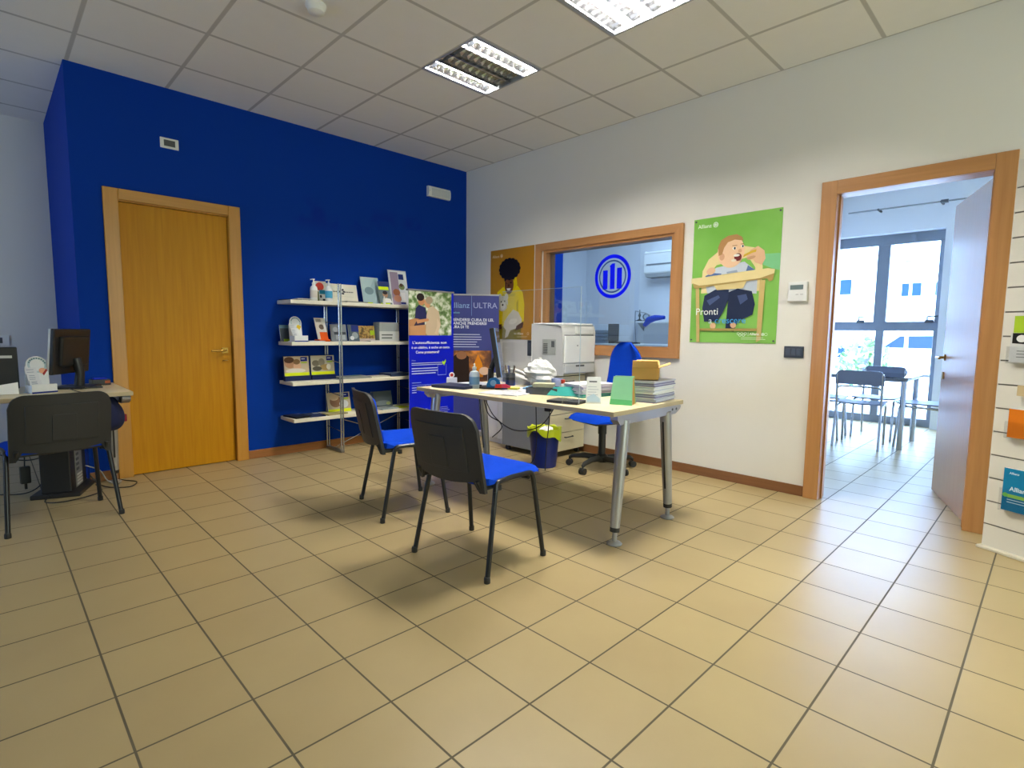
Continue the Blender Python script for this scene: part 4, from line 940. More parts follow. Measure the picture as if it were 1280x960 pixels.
def pump(label, x, y, blue):
    t = thing('pump_bottle', label, 'bottle', (x, y, S1), 0.3, 'hand gel pump bottles')
    MB(M_WHITE).lathe([(0.029, 0), (0.032, 0.005), (0.032, 0.105), (0.028, 0.125), (0.013, 0.14), (0.013, 0.15)], (0, 0, 0), 24).done('bottle', t)
    q = MB(M_WHITE); q.lathe([(0.015, 0.148), (0.015, 0.165), (0.006, 0.168), (0.005, 0.19)], (0, 0, 0), 16); q.tube(fillet([(0.006, 0, 0.192), (-0.02, 0, 0.192), (-0.036, 0, 0.188)], 0.01), 0.0045, 8); q.box((0, 0, 0.194), (0.018, 0.014, 0.008)); q.done('pump', t)
    q = MB(flat('#4aa0c8' if blue else '#d8cfc4')); q.lathe([(0.0325, 0.03), (0.0325, 0.095)], (0, 0, 0), 24); q.done('label_band', t)
pump('white pump bottle with a plain label, left one on the top shelf', -1.975, -0.24, False)
pump('white pump bottle with a blue label in front of the large white folder', -1.848, -0.272, True)
def redteal(a):
    a.rect(0, 0, 1, 1, '#c8ccc4'); a.ell(0.45, 0.26, 0.34, 0.2, '#b8392c'); a.rect(0.4, 0.42, 1, 0.62, '#1c7c98'); a.rect(0.0, 0.5, 0.35, 1, '#5a6234'); a.ell(0.66, 0.78, 0.22, 0.14, '#e4e6e4'); a.ell(0.5, 0.74, 0.08, 0.08, '#22262a'); a.ell(0.75, 0.9, 0.12, 0.05, '#3a3e44')
sheet_item('brochure', 'red and teal brochure between the two pump bottles', 'brochure', (-1.875, -0.17, S1), 0.115, 0.19, redteal, 6, group=GRP)
def bigwhite(a):
    a.rect(0, 0, 1, 1, '#e4e0d0'); k = '#2c2c38'
    a.ring(0.50, 0.40, 0.016, 0.005, k, 6); 
    for q in range(6): a.ell(0.50+0.014/a.w*math.cos(q*PI/3)*1.6, 0.40+0.014/a.h*math.sin(q*PI/3)*1.6, 0.010/a.w, 0.010/a.h, k)
    for q in range(5): a.rect(0.22+0.045*q, 0.38, 0.25+0.045*q, 0.44, k)
    for q in range(7): a.rect(0.59+0.04*q, 0.39, 0.618+0.04*q, 0.44, k)
    a.rect(0.2, 0.66, 0.85, 0.67, '#b8b4a4')
sheet_item('folder', 'large cream folder with dark emblem standing on the top shelf', 'folder', (-1.645, -0.15, S1), 0.32, 0.185, bigwhite, 14, group=GRP)
def paleblue(a):
    a.rect(0, 0, 1, 1, '#aac4cc'); a.poly([(0, 0), (0.8, 0), (0.3, 0.6), (0, 0.4)], '#bcd2d6'); a.ell(0.4, 0.5, 0.25, 0.14, '#7f97a2'); a.rect(0.1, 0.92, 0.5, 1, '#c6dc1e')
sheet_item('folder', 'pale blue folder behind the yellow-green booklet on the top shelf', 'folder', (-1.315, -0.13, S1), 0.20, 0.285, paleblue, 16, 0.0, group=GRP)
def booklet(a):
    a.rect(0, 0, 1, 1, '#6f7f86'); a.rect(0, 0, 1, 0.22, '#2c3c74'); a.rect(0, 0.22, 0.85, 0.36, '#c4e01c'); a.ell(0.5, 0.56, 0.22, 0.14, '#b08a74'); a.ell(0.5, 0.48, 0.2, 0.08, '#3a3232'); a.poly([(0.3, 0.9), (0.5, 0.7), (0.9, 0.74), (1, 0.9)], '#e6e6e4'); a.rect(0, 0.92, 0.8, 1, '#c8e01e')
sheet_item('booklet', 'booklet with yellow-green strip leaning on the pale blue folder', 'brochure', (-1.20, -0.20, S1), 0.135, 0.245, booklet, 16, group=GRP)
tb = MB(M_WHITE).lathe([(0.013, 0), (0.013, 0.055), (0.007, 0.06), (0.007, 0.078), (0.0, 0.08)], (0, 0, 0), 16)
tag(tb.done('small_bottle', loc=(-1.275, -0.275, S1)), 'tiny white bottle standing before the pale blue folder', 'bottle')
def lilac(a):
    a.rect(0, 0, 1, 1, '#dfe4e8'); a.rect(0.04, 0.03, 0.5, 1, '#9d8ca4'); a.ell(0.32, 0.62, 0.2, 0.1, '#a06448'); a.ell(0.35, 0.8, 0.22, 0.1, '#c08a70'); a.rect(0.52, 0.08, 0.82, 0.24, '#2a3880'); a.ell(0.66, 0.45, 0.17, 0.09, '#7a8a5a'); a.ell(0.64, 0.40, 0.10, 0.05, '#5a4030'); a.rect(0.55, 0.62, 0.8, 0.85, '#eef0f2'); a.rect(0.5, 0.9, 0.8, 0.96, '#2a3880')
sheet_item('brochure_holder', 'tall brochure holder with lilac and white leaflets at the right end of the top shelf', 'brochure', (-1.03, -0.20, S1), 0.205, 0.36, lilac, 12, group=GRP, back='#c4ccd4')
flat_item('leaflet', 'dark flat leaflet at the left end of the top shelf', (-2.15, -0.14, S1), 0.12, 0.18, '#23262e', 0.008, 0.1, GRP)
flat_item('leaflet', 'white sheets lying left of the pump bottles on the top shelf', (-2.07, -0.20, S1+0.009), 0.13, 0.20, '#d8d6cc', 0.006, -0.1, GRP)
flat_item('booklet', 'thin grey booklets lying in front of the cream folder', (-1.58, -0.245, S1), 0.22, 0.12, '#8f8f88', 0.012, 0.05, GRP)
# second shelf
def round_stand(label, loc, rz, accent, group):
    t = thing('leaflet_stand', label, 'leaflet stand', loc, rz, group)
    L = math.radians(14); V = (0, math.sin(L), math.cos(L))
    pts = [(-0.062, 0), (0.062, 0)] + [(0.020+0.058*math.cos(q), 0.170+0.058*math.sin(q)) for q in [(-0.35+3.5*k/16) for k in range(17)]] + [(-0.05, 0.15)]
    b = MB(flat('#d6dadc')).prism(pts, (0, 0.035, 0.004), (1, 0, 0), V, -0.004)
    a = Art(b, (-0.062, 0.035, 0.004), (1, 0, 0), V, 0.14, 0.228)
    a.ring(0.585, 0.255, 0.050, 0.012, '#a9c0c8', 24); a.ell(0.75, 0.42, 0.14, 0.08, accent); a.poly([(0.72, 0.5), (0.9, 0.36), (0.93, 0.42), (0.76, 0.56)], '#a02c2c' if accent[1] == 'd' else '#d2b41e')
    for q in range(9):
        an = 0.3+2.4*q/8; a.ell(0.585+0.044/0.14*math.cos(an), 0.255-0.044/0.228*math.sin(an), 0.03, 0.018, '#3a5a6a')
    b.done('back_board', t)
    for k in range(3):
        q = MB(flat('#cfd2d6')); q.prism([(-0.055, 0.0), (0.005, 0.0), (0.005, 0.155-0.04*k), (-0.055, 0.155-0.04*k)], (0.0, 0.018-0.016*k, 0.006), (1, 0, 0), V, -0.003)
        a = Art(q, (-0.055, 0.018-0.016*k, 0.006), (1, 0, 0), V, 0.06, 0.155-0.04*k); a.lines(0.15, 0.08, 0.6, 4, 0.1, '#7a8aa0', 0.003, k+2); q.done('leaflet', t)
    q = MB(flat('#dcdfe0')); q.bx(-0.065, 0.065, -0.045, -0.042, 0, 0.055).bx(-0.065, -0.062, -0.042, 0.035, 0, 0.05).bx(0.062, 0.065, -0.042, 0.035, 0, 0.05); q.bx(-0.065, 0.065, -0.045, 0.06, 0, 0.006); q.done('tray', t)
    q = MB(flat('#243a8c')).bx(-0.066, 0.066, -0.047, -0.046, 0, 0.010); q.done('stripe', t)
STG = 'round-topped leaflet stands'
round_stand('white round-topped leaflet stand at the left of the second shelf', (-2.125, -0.24, S2), 0.15, '#cfae2a', STG)
sheet_item('leaflet', 'dark leaflet half hidden behind the round-topped stand on the shelf', 'leaflet', (-2.165, -0.12, S2), 0.14, 0.15, lambda a: (a.rect(0, 0, 1, 1, '#3c4450'), a.rect(0, 0, 1, 0.2, '#5a7a8c'), a.rect(0.2, 0.85, 0.7, 1, '#a4c81e')), 10, group=GRP)
flat_item('leaflet', 'white leaflet lying beside the round-topped stand on the second shelf', (-1.98, -0.235, S2), 0.15, 0.13, '#c8ccd4', 0.008, 0.0, GRP, '#2c3e7c')
def orange_paint(a):
    a.rect(0, 0, 1, 1, '#c9c4bc'); a.rect(0.25, 0.66, 1, 1, '#d85a1c'); a.ell(0.55, 0.42, 0.25, 0.12, '#6a5a50'); a.rect(0.1, 0.05, 0.6, 0.2, '#8f8a86'); a.poly([(0.7, 0), (1, 0), (1, 0.66), (0.8, 0.66)], '#d8d6d2')
sheet_item('leaflet_holder', 'white and orange leaflet holder in the middle of the second shelf', 'leaflet stand', (-1.875, -0.20, S2), 0.115, 0.205, orange_paint, 16, 0.25, base=('#d2561a', 0.02, 0.05))
def greyp(a): a.rect(0, 0, 1, 1, '#77808a'); a.rect(0.2, 0.45, 0.95, 0.6, '#3c444e'); a.rect(0.3, 0.62, 0.9, 0.9, '#9aa2a8'); a.ell(0.3, 0.3, 0.15, 0.15, '#98a0a8')
sheet_item('leaflet', 'grey leaflet standing right of the orange holder on the second shelf', 'leaflet', (-1.70, -0.17, S2), 0.16, 0.165, greyp, 12, group=GRP)
def bluep(a): a.rect(0, 0, 1, 1, '#4c5a66'); a.rect(0.3, 0.02, 1, 0.42, '#1e2e74'); a.ell(0.6, 0.65, 0.3, 0.2, '#8a969c'); a.ell(0.3, 0.8, 0.2, 0.12, '#c8ccd0')
sheet_item('leaflet', 'dark blue badged leaflet left of the autumn-coloured one on the second shelf', 'leaflet', (-1.555, -0.19, S2), 0.11, 0.165, bluep, 12, group=GRP)
AUT = blotch_mat('printed_autumn', [(0.3, '#3c3a1c'), (0.45, '#7a5a2a'), (0.55, '#b08a4a'), (0.7, '#7a8c3a')], 40.0)
sheet_item('leaflet', 'autumn-coloured photo leaflet on the second shelf', 'leaflet', (-1.415, -0.18, S2), 0.185, 0.155, lambda a: (a.rect(0, 0, 1, 1, AUT), a.rect(0.72, 0.3, 1, 0.6, '#96b020'), a.rect(0, 0.82, 1, 1, '#b0a4a0')), 10, group=GRP)
t = thing('leaflet_box', 'grey leaflet box at the right end of the second shelf', 'box', (-1.19, -0.17, S2), 0)
MB(flat('#9aa09e')).bx(-0.11, 0.11, -0.05, 0.07, 0, 0.19).done('box', t, bev=0.003)
q = MB(flat('#c2c6c2')); q.bx(-0.112, 0.112, -0.055, -0.05, 0.0, 0.10); a = Art(q, (-0.112, -0.055, 0), (1, 0, 0), (0, 0, 1), 0.224, 0.10); a.lines(0.1, 0.3, 0.7, 2, 0.3, '#5a5e5c', 0.012, 4); q.done('front_pocket', t)
flat_item('leaflet', 'pale leaflets lying in front of the grey box on the second shelf', (-1.30, -0.27, S2), 0.30, 0.08, '#c8c4c0', 0.010, 0.0, GRP)
# third shelf
CA = [(0.25, 0.35, 0.24, 0.26, '#b98a6a'), (0.20, 0.18, 0.2, 0.16, '#5a3c2a'), (0.52, 0.5, 0.16, 0.18, '#d8ac8c'), (0.5, 0.28, 0.14, 0.14, '#8a6a4a'), (0.45, 0.74, 0.4, 0.12, '#d8d0c8')]
CB = [(0.2, 0.4, 0.16, 0.16, '#7a7262'), (0.45, 0.35, 0.14, 0.2, '#8a8474'), (0.62, 0.62, 0.25, 0.16, '#a88c58'), (0.25, 0.68, 0.2, 0.12, '#5a584c'), (0.75, 0.6, 0.1, 0.15, '#e0dccc')]
sheet_item('brochure_holder', 'brochure of embracing people in a holder at the left end of the third shelf', 'brochure', (-2.112, -0.16, S3), 0.225, 0.175, photo_cover('#c4b49c', CA), 5, group=GRP, base=('#16234e', 0.045, 0.03), back='#20305c')
sheet_item('brochure_holder', 'brochure with pale photo in a holder, second from left on the third shelf', 'brochure', (-1.866, -0.16, S3), 0.225, 0.178, photo_cover('#bdb6a2', CB), 5, group=GRP, base=('#16234e', 0.045, 0.03), back='#20305c')
flat_item('leaflet', 'grey leaflets lying in the middle of the third shelf', (-1.60, -0.20, S3), 0.30, 0.20, '#8d9290', 0.018, 0.0, GRP, '#4c8a5a')
flat_item('leaflet', 'long pale leaflet lying right of the grey ones on the third shelf', (-1.33, -0.22, S3), 0.20, 0.16, '#b9b6a4', 0.010, -0.06, GRP)
flat_item('leaflet', 'dark blue leaflet stack near the banner on the third shelf', (-1.09, -0.18, S3), 0.26, 0.22, '#33405c', 0.028, 0.03, GRP, '#d0d4da')
# bottom shelf
flat_item('booklet', 'black booklet lying at the left end of the bottom shelf', (-2.13, -0.18, S4), 0.15, 0.22, '#16181e', 0.014, 0.15, GRP, '#2c3e8c')
flat_item('booklet', 'navy booklet beside the black one on the bottom shelf', (-1.98, -0.19, S4), 0.14, 0.22, '#1c2850', 0.010, -0.08, GRP, '#c0c4cc')
flat_item('leaflet', 'beige leaflets lying before the standing brochure on the bottom shelf', (-1.80, -0.24, S4), 0.20, 0.13, '#a59a6c', 0.012, 0.1, GRP)
sheet_item('brochure', 'brochure with yellow strip standing on the bottom shelf', 'brochure', (-1.70, -0.15, S4), 0.235, 0.19, photo_cover('#bcb09c', [(0.35, 0.45, 0.25, 0.3, '#8a6a54'), (0.3, 0.25, 0.2, 0.15, '#c8b49a'), (0.7, 0.6, 0.2, 0.2, '#d4d8dc')]), 12, group=GRP)
sheet_item('leaflet', 'narrow blue leaflet behind the rear visitor chair on the bottom shelf', 'leaflet', (-1.355, -0.12, S4), 0.09, 0.16, lambda a: (a.rect(0, 0, 1, 1, '#3c4c74'), a.rect(0.5, 0.4, 1, 0.6, '#b4d01e')), 10, group=GRP)
sheet_item('folder', 'slate grey folder standing on the bottom shelf near the blue banner', 'folder', (-1.20, -0.10, S4), 0.235, 0.165, lambda a: (a.rect(0, 0, 1, 1, '#59656c'), a.ell(0.5, 0.75, 0.4, 0.15, '#7f8a8e'), a.ell(0.8, 0.8, 0.12, 0.1, '#a6b078')), 12, group=GRP)
flat_item('leaflet', 'pale leaflets lying before the slate folder on the bottom shelf', (-1.24, -0.25, S4), 0.20, 0.12, '#9fabb0', 0.012, 0.1, GRP, '#5a666c')
flat_item('leaflet', 'bright yellow-green leaflet at the right of the bottom shelf', (-1.07, -0.25, S4), 0.10, 0.12, '#c8d81c', 0.010, 0.2, GRP)

# ================================================================ THINGS ON THE MIDDLE DESK
DZ = 0.742
t = thing('computer_monitor', 'black monitor seen edge-on on the middle desk, turned to the swivel chair', 'monitor', (-1.44, -2.10, DZ), math.radians(-46))
# screen faces local +x
TL = math.radians(9)
def tilt(b, c, s):  # box tilted back about y
    return b.box(c, s, ry=-TL)
tilt(MB(M_BLACK), (0.0, 0, 0.265), (0.035, 0.50, 0.345)).done('housing', t, bev=0.006)
tilt(MB(mat('monitor_screen', '#2a3c66', 0.12)), (0.0175, 0, 0.270), (0.003, 0.47, 0.295)).done('screen', t)
tilt(MB(mat('screen_reflection_blue', '#7f9cd0', 0.2)), (0.0185, -0.241, 0.265), (0.006, 0.018, 0.345)).done('side_bezel', t)  # flat blue strip painting the windows' reflection in the screen
MB(M_BLACK).tube([(-0.05, 0, 0.01), (-0.045, 0, 0.14)], 0.022, 12).tube([(-0.045, 0, 0.14), (-0.01, 0, 0.22)], 0.02, 10).done('stand', t)
MB(M_BLACK).lathe([(0.11, 0), (0.11, 0.008), (0.03, 0.016)], (-0.04, 0, 0), 24).done('stand_base', t)

t = thing('plexiglass_screen', 'clear plexiglass sneeze guard standing along the front edge of the desk', 'screen', (-1.765, -2.81, DZ), math.radians(1.8))
MB(M_CLEAR).bx(-0.002, 0.002, -0.305, 0.305, 0.012, 0.66).done('panel', t)
MB(mat('polished_acrylic_edge', '#c8d8e0', 0.15)).bx(-0.002, 0.002, -0.307, -0.305, 0.012, 0.66).bx(-0.002, 0.002, -0.307, 0.305, 0.66, 0.662).done('edge', t)
for yy in (-0.24, 0.24): MB(M_CLEAR).bx(-0.07, 0.07, yy-0.003, yy+0.003, 0, 0.05).done('foot', t)
def paper_stack(name, label, cat, loc, w, d, n, rz, cols, th=0.004, seed=1, jit=0.012, group=None):
    rr = random.Random(seed); b = MB(); z = 0
    for k in range(n):
        b.use(flat(cols[rr.randrange(len(cols))])); h = th*(0.7+0.9*rr.random())
        b.box(((rr.random()-0.5)*jit, (rr.random()-0.5)*jit, z+h/2), (w*(0.97+0.05*rr.random()), d*(0.97+0.05*rr.random()), h*0.92), rz=(rr.random()-0.5)*0.06); z += h
    o = tag(b.done(name, loc=loc, rz=rz), label, cat, group); return o, z
PL = ['#eceef0', '#dfe2ee', '#f2f2f0', '#cfd2e2', '#8a86b0']
o, zt = paper_stack('paper_stack', 'tall stack of papers and files at the right end of the desk', 'papers', (-1.205, -3.215, DZ), 0.30, 0.23, 20, 0.12, PL, 0.0055, 5)
def cardbox():
    t = thing('cardboard_box', 'small open cardboard box on top of the tall paper stack', 'box', (-1.20, -3.20, DZ+zt+0.004), 0.5)
    t.scale = (1.4, 1.4, 1.2); K = mat('kraft_card', '#c89a50', 0.8); b = MB(K)
    b.bx(-0.085, 0.085, -0.055, -0.052, 0, 0.062).bx(-0.085, 0.085, 0.052, 0.055, 0, 0.062).bx(-0.085, -0.082, -0.052, 0.052, 0, 0.062).bx(0.082, 0.085, -0.052, 0.052, 0, 0.062).bx(-0.085, 0.085, -0.055, 0.055, 0, 0.003)
    b.done('body', t)
    K2 = mat('kraft_card_light', '#d8ae68', 0.8)
    q = MB(K2); q.prism([(-0.085, 0), (0.085, 0), (0.08, 0.05), (-0.08, 0.05)], (0, -0.055, 0.062), (1, 0, 0), (0, -0.92, 0.38), 0.002); q.done('flap', t)
    q = MB(K2); q.prism([(-0.055, 0), (0.055, 0), (0.05, 0.06), (-0.05, 0.06)], (-0.085, 0, 0.062), (0, -1, 0), (-0.8, 0, 0.6), 0.002); q.done('flap', t)
    q = MB(K2); q.prism([(-0.055, 0), (0.055, 0), (0.05, 0.06), (-0.05, 0.06)], (0.085, 0, 0.062), (0, 1, 0), (0.9, 0, 0.43), 0.002); q.done('flap', t)
cardbox()
rb = MB(M_BLACK).tube([(-0.10, 0, 0.019), (0.10, 0, 0.019)], 0.019, 16)
tag(rb.done('black_case', loc=(-1.03, -3.14, DZ+0.0005), rz=math.radians(60)), 'black round-ended case behind the tall paper stack', 'case')
o, zt2 = paper_stack('paper_stack', 'stack of papers with a teal folder in the middle of the desk', 'papers', (-1.29, -2.83, DZ), 0.30, 0.215, 13, -0.2, ['#eceef4', '#e4e0f0', '#f2f2f0', '#3fa8a0', '#d8d4ea'], 0.0055, 9, 0.02)
tf = MB(flat('#3aa39c')).prism([(-0.14, 0), (0.14, 0), (0.12, 0.075), (-0.10, 0.06)], (0, 0, 0), (1, 0, 0), (0, 0.5, 0.86), 0.003)
tag(tf.done('folder', loc=(-1.47, -2.80, DZ+0.002), rz=math.radians(-60)), 'teal folder propped on the middle paper stack', 'folder')
t = thing('desk_calendar', 'white tent calendar next to the mint green box on the desk', 'calendar', (-1.60, -3.10, DZ), math.radians(-52))
q = MB(M_PAPER); q.prism([(-0.045, 0), (0.045, 0), (0.04, 0.155), (-0.04, 0.155)], (0, -0.035, 0), (1, 0, 0), (0, 0.2, 0.98), -0.003)
a = Art(q, (-0.045, -0.035, 0), (1, 0, 0), (0, 0.2, 0.98), 0.09, 0.155); a.rect(0.2, 0.14, 0.7, 0.19, '#5a5e64'); a.lines(0.12, 0.35, 0.7, 5, 0.1, '#b8bcc4', 0.003, 8); a.poly([(0.08, 0.75), (0.5, 0.62), (0.9, 0.8), (0.9, 0.93), (0.08, 0.93)], '#c4d8e4'); q.done('front_page', t)
MB(M_PAPER).prism([(-0.045, 0), (0.045, 0), (0.04, 0.155), (-0.04, 0.155)], (0, 0.035, 0), (1, 0, 0), (0, -0.2, 0.98), -0.003).done('rear_page', t)
t = thing('tent_box', 'mint green wedge-shaped box with kraft side on the desk corner', 'box', (-1.50, -3.235, DZ), math.radians(-68))
q = MB(mat('mint_card', '#8fd0a0', 0.6)); q.prism([(-0.065, 0), (0.065, 0), (0.058, 0.165), (-0.052, 0.165)], (0, -0.055, 0), (1, 0, 0), (0, 0.2, 0.98), -0.003)
a = Art(q, (-0.065, -0.055, 0), (1, 0, 0), (0, 0.2, 0.98), 0.13, 0.165); a.poly([(0.0, 1.0), (0.99, 1.0), (0.985, 0.82), (0.02, 0.80)], '#62b878'); q.done('front_panel', t)
MB(mat('kraft_card', '#c89a50', 0.8)).prism([(-0.052, 0), (0.052, 0), (0.024, 0.155), (-0.02, 0.155)], (0.0615, 0, 0), (0, 1, 0), (-0.03, 0, 1), -0.003).done('side_panel', t)
MB(mat('mint_card', '#8fd0a0', 0.6)).prism([(-0.065, 0), (0.065, 0), (0.058, 0.165), (-0.052, 0.165)], (0, 0.055, 0), (1, 0, 0), (0, -0.2, 0.98), -0.003).done('rear_panel', t)
ph = MB(M_BLACK).box((0, 0, 0.008), (0.14, 0.20, 0.016)); 
tag(ph.done('notebook', loc=(-1.70, -2.985, DZ), rz=math.radians(12), bev=0.003), 'black closed notebook at the front edge of the desk near the calendar', 'notebook')
t = thing('desk_tray', 'dark low desk tray with odds and ends in the middle of the desk', 'tray', (-1.46, -2.60, DZ), math.radians(20))
q = MB(M_DGREY); q.bx(-0.08, 0.08, -0.11, 0.11, 0, 0.006).bx(-0.08, -0.075, -0.11, 0.11, 0, 0.045).bx(0.075, 0.08, -0.11, 0.11, 0, 0.045).bx(-0.08, 0.08, -0.11, -0.105, 0, 0.045).bx(-0.08, 0.08, 0.105, 0.11, 0, 0.045); q.done('tray', t)
tag(MB(flat('#c9c2a2')).box((0, 0, 0.012), (0.10, 0.14, 0.024)).done('note_block', loc=(-1.46, -2.585, DZ+0.0465), rz=0.6), 'beige note block lying across the dark desk tray', 'note block')
t = thing('bottle', 'small white bottle with red cap and label before the teal papers', 'bottle', (-1.42, -2.715, DZ), 0)
MB(M_WHITE).lathe([(0.019, 0), (0.021, 0.004), (0.021, 0.06), (0.012, 0.075)], (0, 0, 0), 16).done('body', t)
MB(flat('#c8402c')).lathe([(0.013, 0.0755), (0.013, 0.10), (0.0, 0.102)], (0, 0, 0), 16).done('cap', t); MB(flat('#d86a5a')).lathe([(0.0215, 0.02), (0.0215, 0.045)], (0, 0, 0), 16).done('label_band', t)
mg = thing('mug', 'blue and white mug among the papers on the desk', 'mug', (-1.23, -2.50, DZ), 0.4)
MB(flat('#b8c0ea')).lathe([(0.034, 0), (0.038, 0.006), (0.04, 0.085), (0.036, 0.085), (0.034, 0.012), (0, 0.012)], (0, 0, 0), 24).done('cup', mg)
MB(flat('#2238a8')).tube(fillet([(0.038, 0, 0.07), (0.066, 0, 0.065), (0.066, 0, 0.03), (0.038, 0, 0.02)], 0.02), 0.005, 8).done('handle', mg)
bb = MB(mat('white_plastic_film', '#e6e6e4', 0.3, var=0.03)); crumple(bb, (0, 0, 0.10), 0.105, 21, 1.0, 1.15, 0.95, 14)
bb.box((0.02, 0.03, 0.19), (0.05, 0.012, 0.06), rz=0.4, rx=0.3).box((-0.03, -0.02, 0.185), (0.05, 0.012, 0.05), rz=-0.5, rx=-0.3)
tag(bb.done('plastic_bag', loc=(-1.15, -2.26, DZ)), 'crumpled white plastic bag on the desk before the printer', 'bag')
t = thing('pen_cup', 'dark pen cup full of pens behind the papers on the desk', 'pen cup', (-1.25, -2.045, DZ), 0)
MB(M_BLACK).lathe([(0.036, 0), (0.038, 0.004), (0.038, 0.095), (0.035, 0.095), (0.033, 0.008), (0, 0.008)], (0, 0, 0), 20).done('cup', t)
rr = random.Random(4)
for k, hx in enumerate(('#2a2a2a', '#3a4a9a', '#8a6a4a', '#3a3a3a', '#6a4a3a')):
    an = 2*PI*k/5; MB(flat(hx)).tube([(0.012*math.cos(an), 0.012*math.sin(an), 0.012), (0.04*math.cos(an), 0.04*math.sin(an), 0.15+0.02*rr.random())], 0.004, 8).done('pen', t)
t = thing('tape_dispenser', 'blue tape dispenser on the desk beside the edge-on monitor', 'tape dispenser', (-1.50, -2.145, DZ), math.radians(-50))
q = MB(flat('#2c7ab8')); q.prism([(-0.06, 0), (0.06, 0), (0.065, 0.02), (0.035, 0.035), (0.03, 0.06), (0.0, 0.078), (-0.04, 0.07), (-0.06, 0.035)], (0, 0.02, 0), (1, 0, 0), (0, 0, 1), 0.04); q.done('body', t, bev=0.006)
MB(flat('#9cc8e6')).tube([(-0.012, -0.023, 0.042), (-0.012, 0.023, 0.042)], 0.022, 18).done('tape_roll', t)
t = thing('pump_bottle', 'pale blue-white gel pump bottle on the desk in front of the navy banner', 'bottle', (-1.60, -2.03, DZ), 0.8)
MB(mat('pale_blue_plastic', '#cddbe6', 0.3)).lathe([(0.034, 0), (0.037, 0.005), (0.037, 0.10), (0.03, 0.12), (0.013, 0.13), (0.013, 0.138)], (0, 0, 0), 24).done('bottle', t)
q = MB(M_WHITE); q.lathe([(0.016, 0.138), (0.016, 0.155), (0.006, 0.158), (0.005, 0.175)], (0, 0, 0), 14); q.tube(fillet([(0.006, 0, 0.177), (-0.022, 0, 0.177), (-0.04, 0, 0.172)], 0.01), 0.005, 8); q.done('pump', t)
MB(flat('#7fa8d0')).lathe([(0.0375, 0.03), (0.0375, 0.085)], (0, 0, 0), 24).done('label_band', t)
SH = 'loose sheets on the desk'
tag(MB(M_PAPER).box((0, 0, 0.003), (0.21, 0.297, 0.006)).done('paper_sheet', loc=(-1.66, -2.42, DZ), rz=0.25), 'white sheets at the front edge of the desk, under the plexiglass', 'paper', SH)
tag(MB(M_PAPER).box((0, 0, 0.003), (0.21, 0.297, 0.006)).done('paper_sheet', loc=(-1.45, -2.36, DZ), rz=-0.15), 'white sheets behind the front ones, under the yellow note pad', 'paper', SH)
tag(MB(flat('#e2d624')).box((0, 0, 0.006), (0.076, 0.076, 0.012)).done('note_pad', loc=(-1.47, -2.30, DZ+0.0065), rz=0.5), 'bright yellow sticky note pad on the white sheets', 'note pad')
t = thing('stapler', 'small red and black stapler beside the yellow note pad', 'stapler', (-1.535, -2.26, DZ+0.0065), math.radians(-40))
MB(M_BLACK).box((0, 0, 0.005), (0.11, 0.028, 0.01)).done('base', t, bev=0.003)
MB(flat('#c03024')).prism([(-0.055, 0.012), (0.05, 0.012), (0.055, 0.022), (0.02, 0.036), (-0.05, 0.034)], (0, 0.015, 0), (1, 0, 0), (0, 0, 1), 0.03).done('arm', t, bev=0.003)
tag(MB(flat('#7fb4e2')).box((0, 0, 0.009), (0.15, 0.21, 0.018)).done('notebook', loc=(-1.30, -2.40, DZ+0.0), rz=math.radians(25), bev=0.002), 'light blue pad lying before the white plastic bag', 'notebook')
tag(MB(flat('#262c48')).box((0, 0, 0.010), (0.22, 0.30, 0.020)).done('folder', loc=(-1.66, -1.90, DZ), rz=math.radians(14), bev=0.002), 'dark folder lying at the far left end of the desk', 'folder')
tag(MB(flat('#d8dae0')).box((0, 0, 0.004), (0.21, 0.29, 0.008)).done('paper_sheet', loc=(-1.40, -1.83, DZ), rz=math.radians(-10)), 'white sheets behind the dark folder at the left end of the desk', 'paper', SH)
t = thing('card_holder', 'small white card box with round red badge at the left end of the desk', 'card holder', (-1.56, -1.715, DZ), math.radians(-40))
MB(flat('#cfd2e4')).bx(-0.04, 0.04, -0.02, 0.02, 0, 0.055).done('box', t, bev=0.002)
q = MB(flat('#e8e4e4')); q.tube([(0, 0.004, 0.075), (0, -0.004, 0.075)], 0.021, 20); q.use(flat('#c03a34')); q.tube([(0, -0.004, 0.075), (0, -0.0055, 0.075)], 0.012, 16); q.done('badge', t)
t = thing('telephone', 'pale desk telephone between the monitor and the plastic bag', 'telephone', (-1.10, -2.03, DZ), math.radians(-70))
q = MB(M_LGREY); q.prism([(-0.10, 0), (0.10, 0), (0.10, 0.03), (-0.10, 0.075)], (0, 0.085, 0), (1, 0, 0), (0, 0, 1), 0.17); q.done('base', t, bev=0.006)
q = MB(M_LGREY); q.tube(smooth_path([(-0.095, -0.055, 0.10), (-0.06, -0.055, 0.115), (0.02, -0.055, 0.095), (0.085, -0.055, 0.055)]), [0.02]+[0.013]*17+[0.02], 12); q.done('handset', t)
q = MB(M_DGREY)
for i in range(4):
    for j in range(3): q.box((0.02+0.022*i*0.9, 0.02+0.02*j, 0.05-0.0045*i), (0.013, 0.013, 0.006))
q.done('keypad', t)

